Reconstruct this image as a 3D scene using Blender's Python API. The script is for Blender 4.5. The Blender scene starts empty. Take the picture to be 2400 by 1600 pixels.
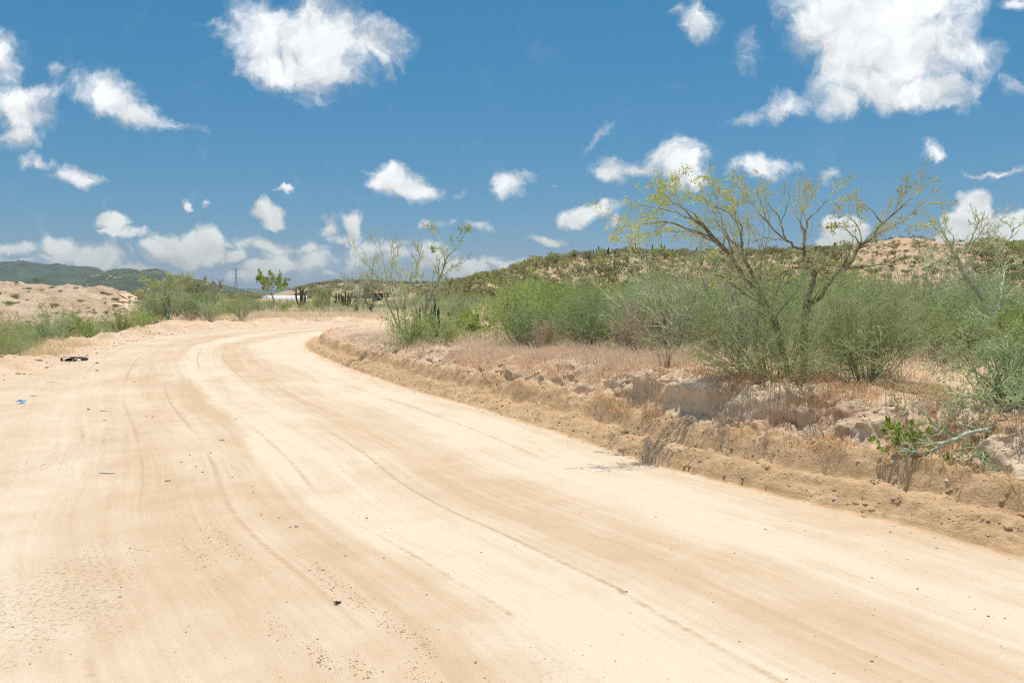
import bpy, math, random
import numpy as np
from mathutils import Vector

scene = bpy.context.scene
COL = scene.collection

# ------------------------------------------------------------------ camera
CAM_H = 1.7
FPX = 1867.0                     # focal length in pixels of the 2400 px wide photograph
PITCH = math.atan((800 - 690) / FPX)
cam_data = bpy.data.cameras.new("camera")
cam_data.sensor_width = 36.0
cam_data.lens = 36.0 * FPX / 2400.0
cam_data.clip_start = 0.05
cam_data.clip_end = 20000.0
cam = bpy.data.objects.new("camera", cam_data)
cam.location = (0, 0, CAM_H)
cam.rotation_euler = (math.pi / 2 - PITCH, 0, 0)
COL.objects.link(cam)
scene.camera = cam

def pdir(px, py):
    u = (px - 1200) / FPX
    v = -(py - 800) / FPX
    return np.array([u, v * math.sin(PITCH) + math.cos(PITCH), v * math.cos(PITCH) - math.sin(PITCH)])

def at_depth(px, py, d):
    k = pdir(px, py)
    return np.array([0, 0, CAM_H]) + k * (d / k[1])

def on_plane(px, py, z=0.0):
    k = pdir(px, py)
    return np.array([0, 0, CAM_H]) + k * ((z - CAM_H) / k[2])

K = 2400.0 / 2352.0

# ------------------------------------------------------------------ sun, sky, exposure
SUN_EL = math.radians(75)
SUN_AZ = math.radians(20)        # clockwise from the view direction
sdir = Vector((math.cos(SUN_EL) * math.sin(SUN_AZ), math.cos(SUN_EL) * math.cos(SUN_AZ), math.sin(SUN_EL)))
sun_data = bpy.data.lights.new("sun", 'SUN')
sun_data.energy = 4.0
sun_data.angle = math.radians(0.53)
sun_data.color = (1.0, 0.945, 0.86)
sun = bpy.data.objects.new("sun", sun_data)
sun.rotation_euler = sdir.to_track_quat('Z', 'Y').to_euler()
sun.location = (20, 30, 60)
COL.objects.link(sun)

scene.view_settings.view_transform = 'Standard'
scene.view_settings.look = 'None'
scene.view_settings.exposure = 0.14
scene.view_settings.gamma = 1.0
scene.view_settings.use_curve_mapping = False
scene.render.engine = 'CYCLES'
scene.cycles.max_bounces = 4
scene.cycles.diffuse_bounces = 3
scene.cycles.transparent_max_bounces = 6
scene.cycles.volume_bounces = 0
scene.cycles.use_denoising = False
scene.cycles.filter_width = 1.05
try:
    scene.cycles.denoiser = 'OPENIMAGEDENOISE'
except Exception:
    pass

class NT:
    """small helper round a node tree"""
    def __init__(self, tree):
        self.t = tree
        self.n = tree.nodes
        self.l = tree.links
    def new(self, kind, **kw):
        nd = self.n.new(kind)
        for k, v in kw.items():
            setattr(nd, k, v)
        return nd
    def put(self, sock, val):
        if isinstance(val, bpy.types.NodeSocket):
            self.l.new(val, sock)
        elif val is not None:
            if sock.type == 'RGBA' and len(val) == 3:
                val = (*val, 1.0)
            sock.default_value = val
    def m(self, op, a, b=None, c=None, clamp=False):
        nd = self.new('ShaderNodeMath', operation=op)
        nd.use_clamp = clamp
        self.put(nd.inputs[0], a)
        if b is not None: self.put(nd.inputs[1], b)
        if c is not None: self.put(nd.inputs[2], c)
        return nd.outputs[0]
    def vm(self, op, a, b=None, s=None):
        nd = self.new('ShaderNodeVectorMath', operation=op)
        self.put(nd.inputs[0], a)
        if b is not None: self.put(nd.inputs[1], b)
        if s is not None: self.put(nd.inputs['Scale'], s)
        return nd.outputs[0]
    def noise(self, vec, scale, detail=4.0, rough=0.55, dist=0.0, dims='3D', color=False):
        nd = self.new('ShaderNodeTexNoise', noise_dimensions=dims)
        self.put(nd.inputs['Vector'], vec)
        nd.inputs['Scale'].default_value = scale
        nd.inputs['Detail'].default_value = detail
        nd.inputs['Roughness'].default_value = rough
        nd.inputs['Distortion'].default_value = dist
        return nd.outputs[1 if color else 0]
    def vor(self, vec, scale, feature='F1', out=0):
        nd = self.new('ShaderNodeTexVoronoi', feature=feature)
        self.put(nd.inputs['Vector'], vec)
        nd.inputs['Scale'].default_value = scale
        return nd.outputs[out]
    def smooth(self, x, lo, hi, a=0.0, b=1.0):
        nd = self.new('ShaderNodeMapRange', interpolation_type='SMOOTHSTEP')
        self.put(nd.inputs[0], x)
        nd.inputs[1].default_value = lo; nd.inputs[2].default_value = hi
        nd.inputs[3].default_value = a; nd.inputs[4].default_value = b
        return nd.outputs[0]
    def lin(self, x, lo, hi, a=0.0, b=1.0):
        nd = self.new('ShaderNodeMapRange')
        self.put(nd.inputs[0], x)
        nd.inputs[1].default_value = lo; nd.inputs[2].default_value = hi
        nd.inputs[3].default_value = a; nd.inputs[4].default_value = b
        return nd.outputs[0]
    def mix(self, f, a, b, mode='MIX'):
        nd = self.new('ShaderNodeMix', data_type='RGBA', blend_type=mode)
        self.put(nd.inputs[0], f); self.put(nd.inputs[6], a); self.put(nd.inputs[7], b)
        return nd.outputs[2]
    def ramp(self, x, stops):
        nd = self.new('ShaderNodeValToRGB')
        self.put(nd.inputs[0], x)
        el = nd.color_ramp.elements
        while len(el) > 1: el.remove(el[-1])
        for i, (p, c) in enumerate(stops):
            e = el[0] if i == 0 else el.new(p)
            e.position = p
            e.color = (*c, 1.0) if len(c) == 3 else c
        return nd.outputs[0]
    def xyz(self, x, y, z):
        nd = self.new('ShaderNodeCombineXYZ')
        self.put(nd.inputs[0], x); self.put(nd.inputs[1], y); self.put(nd.inputs[2], z)
        return nd.outputs[0]
    def sep(self, v):
        nd = self.new('ShaderNodeSeparateXYZ')
        self.put(nd.inputs[0], v)
        return nd.outputs

# clouds as (centre x, centre y, half width, half height, tilt in degrees, thickness), read off in view-sized units
# and turned into directions of the sky
CLOUDS = [
 (600,85,105,95,10,1.15),(740,85,140,105,0,1.25),(850,110,95,70,0,1.05),(705,165,150,75,0,1.1),(640,150,110,70,0,1.0),(770,175,90,55,-15,.95),
 (500,60,60,60,0,.5),(930,95,40,45,0,.5),
 (1960,70,165,130,0,1.5),(2070,100,160,130,0,1.5),(2030,0,230,110,0,1.4),(2010,180,150,75,0,1.3),(2130,200,120,50,0,1.15),(1935,225,55,45,0,1.0),
 (2240,140,75,60,0,.95),(2300,195,60,28,20,.55),(1800,235,80,38,-15,.68),(1715,265,70,22,-10,.6),(1720,120,38,75,10,.48),(1620,50,62,50,40,.65),(1560,15,40,30,0,.5),(2330,5,70,30,0,.7),
 (15,130,62,80,0,1.1),(45,245,110,75,0,1.05),(25,310,75,42,0,1.0),(110,160,60,25,30,.5),
 (260,225,85,62,25,1.0),(310,265,75,42,20,.95),(420,295,75,22,8,.68),(190,195,60,35,10,.45),
 (90,375,62,22,5,.7),(165,410,72,27,-3,.85),
 (905,415,62,48,15,1.1),(950,440,66,36,20,1.0),(860,400,40,20,10,.6),(1055,440,34,26,-45,.5),
 (1175,425,62,34,-20,.62),(1260,425,18,12,0,.6),(1365,312,78,20,-32,.55),
 (1400,405,75,42,5,.85),(1480,395,95,32,0,.8),(1575,360,68,62,0,1.2),(1600,415,66,36,-30,.8),(1650,350,45,18,-35,.4),
 (1755,388,78,40,8,.95),(1850,385,16,22,0,.35),(1915,398,32,22,-15,.6),(2135,352,36,28,0,.8),
 (1350,490,85,24,-8,.85),(1410,505,20,22,0,.5),(2290,390,120,10,-2,.6),(2200,402,60,5,-2,.3),
 (2235,480,52,56,0,1.6),(2250,520,75,40,0,1.6),(2320,525,70,50,0,1.6),(2185,505,26,24,0,1.3),(2300,560,150,35,0,1.5),
 (1935,530,58,42,10,1.4),(1905,550,40,22,0,1.3),
 (598,480,36,26,20,1.15),(630,502,42,24,20,1.2),
 (255,508,52,20,0,.95),(255,530,50,12,0,.7),(320,535,48,14,5,.8),
 (745,525,42,36,30,.85),(805,525,38,38,-30,.85),(775,550,60,24,0,.8),
 (40,572,72,22,0,.85),(140,570,60,26,0,.8),(210,588,130,34,0,.95),(60,598,90,16,0,.6),(380,565,50,32,0,1.3),(465,562,58,46,0,1.5),(430,585,105,34,0,1.3),(540,590,40,20,0,1.0),
 (600,562,130,24,0,.62),(690,578,110,20,0,.66),(610,618,90,20,0,1.0),(655,612,36,22,0,1.1),(330,612,75,22,0,.85),(540,638,70,18,0,.85),
 (880,566,130,28,0,.6),(960,585,110,30,0,.7),(1060,615,80,24,0,1.35),(985,600,60,30,0,1.1),(760,636,30,10,0,.7),(1150,600,120,16,0,.45),
 (1250,549,76,17,2,.95),(1105,520,45,17,15,.62),(1000,520,60,14,-5,.4),
 (642,441,28,8,0,.6),(430,467,20,11,20,.65),(483,464,16,14,30,.5),(1200,610,70,22,0,.9),
 (700,600,300,60,0,.46),(180,600,260,60,0,.52),
]

world = bpy.data.worlds.new("World")
scene.world = world
world.use_nodes = True
world.cycles.sampling_method = 'MANUAL'
world.cycles.sample_map_resolution = 256
W = NT(world.node_tree)
W.n.clear()
sky = W.new('ShaderNodeTexSky', sky_type='NISHITA')
sky.sun_disc = False
sky.sun_elevation = SUN_EL
sky.sun_rotation = SUN_AZ
sky.altitude = 300
sky.air_density = 1.0
sky.dust_density = 0.3
sky.ozone_density = 1.0
tc = W.new('ShaderNodeTexCoord')
dx, dy, dz = W.sep(tc.outputs['Generated'])
ysafe = W.m('MAXIMUM', dy, 0.08)
u = W.m('DIVIDE', dx, ysafe)
v = W.m('DIVIDE', dz, ysafe)
uv = W.xyz(u, v, 0.0)
warp = W.noise(uv, 10.0, 6.0, 0.62, dims='2D', color=True)
warp2 = W.vm('SUBTRACT', warp, (0.5, 0.5, 0.5))
warp3 = W.vm('SCALE', W.vm('MULTIPLY', warp2, (0.075, 0.065, 0.0)), s=W.smooth(v, 0.04, 0.25, 0.55, 1.0))
uvw = W.vm('ADD', uv, warp3)
field = None
num = W.m('MULTIPLY', u, 0.0)
den = W.m('ADD', num, 0.001)
for (cx, cy, rx, ry, rot, st) in CLOUDS:
    kx = pdir(cx * K, cy * K)
    mp = W.new('ShaderNodeMapping', vector_type='TEXTURE')
    mp.inputs['Location'].default_value = (kx[0] / kx[1], kx[2] / kx[1], 0)
    mp.inputs['Rotation'].default_value = (0, 0, math.radians(-rot))
    mp.inputs['Scale'].default_value = (rx * K / FPX * 1.27, ry * K / FPX * 1.27, 1)
    W.put(mp.inputs['Vector'], uvw)
    gr = W.new('ShaderNodeTexGradient', gradient_type='SPHERICAL')
    W.put(gr.inputs[0], mp.outputs[0])
    g = W.m('MULTIPLY', gr.outputs[1], st)
    num = W.m('MULTIPLY_ADD', g, float(kx[2] / kx[1] - 0.35 * ry * K / FPX), num)
    den = W.m('ADD', g, den)
    if field is None:
        field = g
    else:
        nd = W.new('ShaderNodeMath', operation='SMOOTH_MAX')
        W.put(nd.inputs[0], field); W.put(nd.inputs[1], g); nd.inputs[2].default_value = 0.08
        field = nd.outputs[0]
# the rest of the sky carries scattered cumulus of the same kind
zs = W.m('MAXIMUM', dz, 0.05)
dome = W.xyz(W.m('DIVIDE', dx, zs), W.m('DIVIDE', dy, zs), 0.0)
rest = W.noise(dome, 1.3, 3.0, 0.5, dims='2D')
rest = W.smooth(rest, 0.46, 0.68, 0.0, 1.2)
outside = W.m('MAXIMUM', W.smooth(W.m('ABSOLUTE', u), 0.70, 0.85), W.smooth(v, 0.44, 0.55))
outside = W.m('MAXIMUM', outside, W.smooth(dy, 0.2, 0.08))
rest = W.m('MULTIPLY', rest, outside)
field = W.m('MAXIMUM', field, rest)
fine = W.noise(uvw, 19.0, 9.0, 0.60, 0.3, dims='2D')
fine_s = W.noise(W.vm('ADD', uvw, (0.006, 0.016, 0.0)), 19.0, 5.0, 0.55, 0.3, dims='2D')
nz = W.m('MULTIPLY', W.m('SUBTRACT', fine, 0.5), 1.9)
dens = W.m('SUBTRACT', W.m('ADD', W.m('MULTIPLY', field, 1.45), nz), 0.30)
dens = W.m('MULTIPLY', dens, W.smooth(v, 0.03, 0.24, 1.9, 1.0))
alpha = W.smooth(dens, -0.10, 1.10)
alpha = W.m('MULTIPLY', alpha, W.smooth(field, 0.02, 0.2))
alpha = W.m('MULTIPLY', alpha, W.smooth(dz, -0.01, 0.02))
# brightness inside a cloud: thick parts white, the side away from the sun greyer
relief = W.m('MULTIPLY', W.m('SUBTRACT', fine, fine_s), 0.55)
bright = W.m('ADD', W.smooth(dens, 0.0, 1.1, 0.80, 0.93), relief, clamp=False)
bright = W.m('ADD', bright, W.lin(W.noise(uv, 8.0, 3.0, 0.5, dims='2D'), 0.3, 0.7, -0.09, 0.07))
rel = W.m('SUBTRACT', v, W.m('DIVIDE', num, den))
bright = W.m('MULTIPLY', bright, W.smooth(W.m('ADD', rel, W.m('MULTIPLY', W.m('SUBTRACT', fine, 0.5), 0.05)), -0.03, 0.025, 0.83, 1.03))
bright = W.m('MINIMUM', W.m('MAXIMUM', bright, 0.66), 1.0)
low = W.smooth(v, 0.02, 0.16)
ccol = W.mix(low, (8.0, 8.0, 7.3), (9.4, 9.6, 9.7))
ccol = W.vm('SCALE', ccol, s=bright)
alpha = W.m('MULTIPLY', alpha, W.lin(low, 0, 1, 0.86, 1.0))
tinted = W.mix(1.0, sky.outputs[0], (0.62, 1.0, 1.08), 'MULTIPLY')
grade = W.new('ShaderNodeSeparateColor')
W.put(grade.inputs[0], tinted)
gj = W.new('ShaderNodeCombineColor')
for i, (ga, gb) in enumerate(((0.345, 1.40), (1.02, 0.643), (1.73, 0.52))):
    W.put(gj.inputs[i], W.m('MULTIPLY', W.m('POWER', grade.outputs[i], gb), ga))
skycol = W.mix(alpha, gj.outputs[0], ccol)
bg = W.new('ShaderNodeBackground')
bg.inputs[1].default_value = 0.10
W.put(bg.inputs[0], skycol)
wo = W.new('ShaderNodeOutputWorld')
W.l.new(bg.outputs[0], wo.inputs[0])

# ------------------------------------------------------------------ numeric helpers
rng = np.random.default_rng(7)
_perm = np.random.default_rng(3).permutation(4096).astype(np.int64)
_ga = np.random.default_rng(4).uniform(0, 2 * np.pi, 4096)
_gx, _gy = np.cos(_ga), np.sin(_ga)

def perlin(x, y):
    xi = np.floor(x).astype(np.int64); yi = np.floor(y).astype(np.int64)
    xf = x - xi; yf = y - yi
    su = xf * xf * xf * (xf * (xf * 6 - 15) + 10)
    sv = yf * yf * yf * (yf * (yf * 6 - 15) + 10)
    def g(ix, iy, fx, fy):
        h = _perm[(_perm[ix & 4095] + iy) & 4095]
        return _gx[h] * fx + _gy[h] * fy
    a = g(xi, yi, xf, yf); b = g(xi + 1, yi, xf - 1, yf)
    c = g(xi, yi + 1, xf, yf - 1); d = g(xi + 1, yi + 1, xf - 1, yf - 1)
    return (a + su * (b - a)) * (1 - sv) + (c + su * (d - c)) * sv

def fbm(x, y, s, octv=4, gain=0.5, seed=0.0):
    out = np.zeros_like(x, dtype=float); amp = 1.0; f = 1.0 / s
    for i in range(octv):
        out += amp * perlin(x * f + 17.3 * i + seed, y * f - 9.1 * i + seed * 1.7)
        amp *= gain; f *= 2.03
    return out

def ridged(x, y, s, octv=4, gain=0.5, seed=0.0):
    out = np.zeros_like(x, dtype=float); amp = 1.0; f = 1.0 / s
    for i in range(octv):
        out += amp * (1 - 2.2 * np.abs(perlin(x * f + 31.7 * i + seed, y * f + 5.3 * i - seed)))
        amp *= gain; f *= 2.1
    return out

def ss(x, a, b):
    t = np.clip((x - a) / (b - a), 0, 1)
    return t * t * (3 - 2 * t)

def catmull(pts, n):
    P = np.asarray(pts, float)
    P = np.vstack([2 * P[0] - P[1], P, 2 * P[-1] - P[-2]])
    seg = len(P) - 3
    tt = np.linspace(0, seg - 1e-9, n)
    i = tt.astype(int); f = (tt - i)[:, None]
    p0, p1, p2, p3 = P[i], P[i + 1], P[i + 2], P[i + 3]
    return 0.5 * ((2 * p1) + (-p0 + p2) * f + (2 * p0 - 5 * p1 + 4 * p2 - p3) * f ** 2 + (-p0 + 3 * p1 - 3 * p2 + p3) * f ** 3)

# road edges as seen: points on the ground plane
R_pix = [(2352,1282),(2100,1210),(1900,1160),(1700,1110),(1500,1060),(1300,995),(1100,935),(950,893),(850,860),(760,826),(716,803),(708,787),(745,771),(830,760)]
L_pix = [(0,872),(140,832),(280,787),(400,766),(500,754),(600,748.5),(700,745.5),(800,743)]
R_pts = [(13.0, -14.0), (7.6, -2.5), (5.0, 2.2)] + [tuple(on_plane(px * K, py * K)[:2]) for px, py in R_pix] + [(-3.4, 41.5), (3, 45), (10, 48)]
L_pts = [(-13.0, -16.0), (-10.6, 2.0), (-10.2, 10.0)] + [tuple(on_plane(px * K, py * K)[:2]) for px, py in L_pix] + [(-4.5, 52), (2, 55), (7, 57.5)]
R_line = catmull(R_pts, 170)
L_line = catmull(L_pts, 130)

def sdist(x, y, line):
    """signed distance (positive to the right of the line's run) and arc length"""
    shp = x.shape
    x = x.ravel(); y = y.ravel()
    best = np.full(x.shape, 1e18); sg = np.zeros(x.shape); sl = np.zeros(x.shape)
    arc = 0.0
    for i in range(len(line) - 1):
        ax, ay = line[i]; bx, by = line[i + 1]
        ex, ey = bx - ax, by - ay
        L2 = ex * ex + ey * ey; L = math.sqrt(L2)
        t = np.clip(((x - ax) * ex + (y - ay) * ey) / L2, 0, 1)
        qx = x - ax - t * ex; qy = y - ay - t * ey
        d = qx * qx + qy * qy
        k = d < best
        best[k] = d[k]
        sg[k] = np.sign((qx * ey - qy * ex)[k] + 1e-12)
        sl[k] = arc + t[k] * L
        arc += L
    return (np.sqrt(best) * sg).reshape(shp), sl.reshape(shp)

_arcR = np.concatenate([[0], np.cumsum(np.hypot(*np.diff(R_line, axis=0).T))])
def s_at_y(yv):
    k = np.argmax(R_line[:, 1] >= yv)
    return float(_arcR[k])
QK = [-10, 3, 5, 6, 7, 8, 8.8, 9.3, 9.7, 10.6, 11.4, 12.4, 14, 17, 21, 26, 32, 38]
S_Q = [s_at_y(q) for q in QK]
T_face = [.80, .80, .78, .72, .74, .76, .72, .70, .45, .40, .50, .45, .42, .40, .45, .5, .5, .5]
W_face = [.8, .8, .8, .75, .60, .42, .30, .34, 1.1, 1.2, .55, .9, 1.1, 1.2, 1.2, 1.2, 1.2, 1.2]
Z_top  = [.56, .60, .60, .62, .66, .69, .70, .70, .72, .70, .62, .60, .50, .44, .38, .34, .3, .3]
B_hgt  = [.17, .18, .20, .20, .20, .19, .17, .16, .14, .13, .12, .13, .14, .14, .12, .11, .1, .08]

# skyline of the hill on the right: (photo x, photo y of the bare ground, distance)
SKY_PX = np.array([900, 1000, 1075, 1150, 1240, 1350, 1480, 1640, 1840, 1940, 2000, 2050, 2100, 2170, 2260, 2420, 2700, 3300], float)
SKY_PY = np.array([690, 678, 662, 648, 618, 604, 598, 597, 594, 590, 578, 566, 560, 566, 578, 582, 590, 640], float)
SKY_D  = np.array([170, 165, 160, 155, 150, 148, 145, 140, 130, 120, 112, 105, 100, 100, 105, 110, 115, 120], float)
SKY_A = (SKY_PX - 1200) / FPX
SKY_Z = CAM_H + (690 - SKY_PY) / FPX * SKY_D

def hill_z(x, y):
    a = x / np.maximum(y, 1.0)
    zr = np.interp(a, SKY_A, SKY_Z); dr = np.interp(a, SKY_A, SKY_D)
    t = y / dr
    front = ss(t, 0.44, 1.0)
    back = 1 - 0.55 * ss(t, 1.08, 2.2)
    w = ss(a, -0.20, -0.09)
    return np.maximum(zr - 0.6, 0) * front * back * w

def H(x, y, fine=True):
    x = np.asarray(x, float); y = np.asarray(y, float)
    tR, sR = sdist(x, y, R_line)
    tL, sL = sdist(x, y, L_line)
    tL = -tL
    a = x / np.maximum(y, 1.0)
    # ---- wide land
    lw = ss(-a, 0.43, 0.52) * ss(y, -5, 12)
    land = 0.30 + 0.25 * fbm(x, y, 14, 3, seed=2.0)
    far_dip = ss(y, 220, 600) * (1 - ss(y, 900, 1600))
    land = land - 4.6 * far_dip * ss(-a, -0.02, 0.12)
    valley = -1.7 + 0.5 * fbm(x, y, 11, 3, seed=5.0)
    bad_top = np.interp(-a, [0.36, 0.42, 0.50, 0.56, 0.64, 0.9], [-0.6, 0.0, 0.6, 1.2, 1.9, 2.1])
    bad = ss(y, 48, 150)
    rough_b = ridged(x, y, 22, 5, 0.55, seed=8.0)
    valley = valley * (1 - bad) + (bad_top + (1.9 * (rough_b - 0.7) + 0.7 * (ridged(x, y, 7.0, 3, 0.5, seed=8.5) - 0.5)) * (1 - 0.75 * ss(y, 130, 185))) * bad
    valley = valley + (0.5 - bad_top) * ss(y, 190, 420) 
    left_far = land * 0 + 0.2
    valley = valley * (1 - ss(y, 600, 1400)) + left_far * ss(y, 600, 1400)
    land = land * (1 - lw) + valley * lw
    hz = hill_z(x, y)
    land = land + hz + 0.10 * hz * fbm(x, y, 12, 4, 0.55, seed=1.0)
    # low hill in the middle distance
    g = 15.0 * np.exp(-((x + 150) / 60.0) ** 2 - ((y - 700) / 80.0) ** 2) + 11.5 * np.exp(-((x + 60) / 62.0) ** 2 - ((y - 710) / 80.0) ** 2)
    land = land + g * (1 + 0.15 * fbm(x, y, 14, 3, seed=3.0))
    # ---- road bed
    road = 0.018 * fbm(x, y, 3.1, 3, seed=4.0)
    if fine:
        aw = tR + 0.10 * fbm(x, y, 2.5, 2, seed=6.0)
        road = road + 0.006 * np.sin(aw * 7.0) * np.clip(fbm(x, y, 4.0, 2, seed=9.0) + .3, 0, 1)
        road = road + 0.012 * np.abs(fbm(x, y, 0.35, 3, seed=10.0)) * ss(-tR, 3.2, 5.5) 
    # ---- right-hand windrow and cut bank
    ztop = np.interp(sR, S_Q, Z_top); tf = np.interp(sR, S_Q, T_face); wf = np.interp(sR, S_Q, W_face); bh = np.interp(sR, S_Q, B_hgt)
    tw = tR + 0.09 * fbm(x, y, 1.3, 3, seed=11.0)
    lob = 0.10 * fbm(x, y, 0.45, 2, 0.6, seed=14.0)
    b1 = 0.75 * bh * np.exp(-((tw - 0.22 + lob) / 0.17) ** 2)
    b2 = bh * np.exp(-((tw - 0.54) / 0.17) ** 2)
    berm = np.maximum(b1, b2) + 0.35 * np.minimum(b1, b2)
    berm = berm + 0.42 * bh * ss(tw, 0.22, 0.62)
    crumble = fbm(x, y, 0.22, 4, 0.62, seed=12.0)
    berm = berm * (1 + 0.16 * fbm(x, y, 0.9, 2, 0.5, seed=23.0)) + 0.05 * np.abs(crumble) * ss(tR, -0.02, 0.12)
    if fine:
        berm = berm + 0.034 * np.abs(fbm(x, y, 0.10, 2, 0.6, seed=19.0)) * ss(tR, -0.05, 0.08)
    notch = 0.20 * ridged(x, y, 1.1, 3, 0.5, seed=13.0) - 0.06
    tn = tR + notch
    wf = wf + 0.55 * np.clip(1.3 * fbm(x, y, 1.6, 2, seed=17.0), 0, 1)
    cut = ss(tn, tf, tf + wf)
    # crusted ledges: the slope comes down in two uneven steps
    step = 0.5 + 0.25 * fbm(x, y, 0.8, 2, seed=22.0)
    led = 0.40 * ss(0.9 - wf, 0.0, 0.5) + 0.12
    face = (1 - led) * cut + led * ss(cut, step - 0.12, step + 0.12)
    basez = berm * (1 - ss(tR, tf + .05, tf + .5)) + (0.10 + 0.10 * np.clip(fbm(x, y, .5, 3, .6, seed=24.0), -1, 1)) * ss(tR, tf - .28, tf + .05)
    lump = 0.065 * ridged(x, y, 0.55, 4, 0.6, seed=15.0) - 0.03 + 0.05 * fbm(x, y, 0.16, 3, 0.65, seed=18.0)
    plate = ztop + 0.05 * fbm(x, y, 0.9, 3, seed=16.0) + 0.10 * ss(tR, 1.2, 3.0)
    bank = basez * (1 - face) + plate * face + lump * ss(tR, 0.35, 0.6) * (1 - ss(tR, tf + wf + 0.2, tf + wf + 1.2))
    out = ss(tR, 2.5, 12)
    right = bank * (1 - out) + (land + 0.35 * (1 - ss(y, 30, 60))) * out
    # ---- left-hand lip
    lip_h = 0.09 + 0.42 * np.clip(fbm(x, y, 1.5, 3, 0.55, seed=21.0) + 0.12, 0, 1) + 0.06 * crumble
    lip = lip_h * ss(tL, 0.0, 0.7)
    away = ss(tL, 0.9, 4.5)
    left = lip * (1 - away) + land * away
    z = np.where(tR > 0, right, road)
    z = np.where((tR <= 0) & (tL > 0), left + road * (1 - away), z)
    z = np.where((tR > 0) & (tR < 0.1), z + road * (1 - tR / 0.1), z)
    # past the bend the road runs out of sight and the land takes over
    w_end = ss(sR, _arcR[-1] - 9, _arcR[-1] - 0.5)
    z = z * (1 - w_end) + land * w_end
    tR = tR * (1 - w_end) + 20 * w_end
    return z, tR, sR, tL

def ground(x, y):
    return H(np.atleast_1d(np.asarray(x, float)), np.atleast_1d(np.asarray(y, float)), False)[0]

# ------------------------------------------------------------------ mesh helpers
def mesh_from(name, verts, quads=None, tris=None, mats=(), attrs=None, mat_idx=None, smooth=True):
    me = bpy.data.meshes.new(name)
    verts = np.asarray(verts, np.float32)
    nq = 0 if quads is None else len(quads)
    ntr = 0 if tris is None else len(tris)
    me.vertices.add(len(verts))
    me.vertices.foreach_set('co', verts.ravel())
    loops = []
    if nq: loops.append(np.asarray(quads, np.int32).ravel())
    if ntr: loops.append(np.asarray(tris, np.int32).ravel())
    loops = np.concatenate(loops)
    me.loops.add(len(loops))
    me.loops.foreach_set('vertex_index', loops)
    me.polygons.add(nq + ntr)
    starts = np.concatenate([np.arange(nq) * 4, nq * 4 + np.arange(ntr) * 3]).astype(np.int32)
    me.polygons.foreach_set('loop_start', starts)
    if mat_idx is not None:
        me.polygons.foreach_set('material_index', np.asarray(mat_idx, np.int32))
    me.polygons.foreach_set('use_smooth', np.full(nq + ntr, smooth, dtype=bool))
    for m in mats:
        me.materials.append(m)
    for k, v in (attrs or {}).items():
        at = me.attributes.new(k, 'FLOAT', 'POINT')
        at.data.foreach_set('value', np.asarray(v, np.float32).ravel())
    me.update()
    me.validate()
    return me

def link(name, me, loc=(0, 0, 0), rot=(0, 0, 0), scale=1.0, parent=None, label=None, cat=None, group=None, kind=None):
    o = bpy.data.objects.new(name, me)
    o.location = loc
    o.rotation_euler = rot
    o.scale = (scale,) * 3 if np.isscalar(scale) else scale
    COL.objects.link(o)
    if parent is not None: o.parent = parent
    if label: o['label'] = label
    if cat: o['category'] = cat
    if group: o['group'] = group
    if kind: o['kind'] = kind
    return o

def thing(name, parts, loc=(0, 0, 0), rotz=0.0, scale=1.0, label=None, cat=None, group=None, tilt=(0, 0)):
    """parts: [(part name, mesh)]; one part -> a single mesh object, else an Empty with children"""
    if len(parts) == 1:
        return link(name, parts[0][1], loc, (tilt[0], tilt[1], rotz), scale, None, label, cat, group)
    r = link(name, None, loc, (tilt[0], tilt[1], rotz), scale, None, label, cat, group)
    for pn, me in parts:
        link(pn, me, parent=r)
    return r

# ------------------------------------------------------------------ materials
def new_mat(name):
    m = bpy.data.materials.new(name)
    m.use_nodes = True
    N = NT(m.node_tree)
    N.n.clear()
    out = N.new('ShaderNodeOutputMaterial')
    return m, N, out

def principled(N, out, col, rough=0.9, spec=0.2, normal=None):
    p = N.new('ShaderNodeBsdfPrincipled')
    N.put(p.inputs['Base Color'], col)
    N.put(p.inputs['Roughness'], rough)
    p.inputs['Specular IOR Level'].default_value = spec
    if normal is not None: N.put(p.inputs['Normal'], normal)
    N.l.new(p.outputs[0], out.inputs[0])
    return p

def bump(N, height, strength, dist, normal=None):
    b = N.new('ShaderNodeBump')
    b.inputs['Strength'].default_value = strength
    b.inputs['Distance'].default_value = dist
    N.put(b.inputs['Height'], height)
    if normal is not None: N.put(b.inputs['Normal'], normal)
    return b.outputs[0]

def attr(N, name):
    a = N.new('ShaderNodeAttribute', attribute_name=name)
    return a.outputs['Fac']

def pos(N):
    return N.new('ShaderNodeTexCoord').outputs['Object']

def mat_plain(name, col, rough=0.8, spec=0.3, var=0.15, scale=5.0):
    m, N, out = new_mat(name)
    n = N.noise(pos(N), scale, 4.0, 0.6)
    c = N.mix(N.lin(n, 0.3, 0.7), tuple(v * (1 - var) for v in col), tuple(min(1, v * (1 + var)) for v in col))
    principled(N, out, c, rough, spec)
    return m

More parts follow.
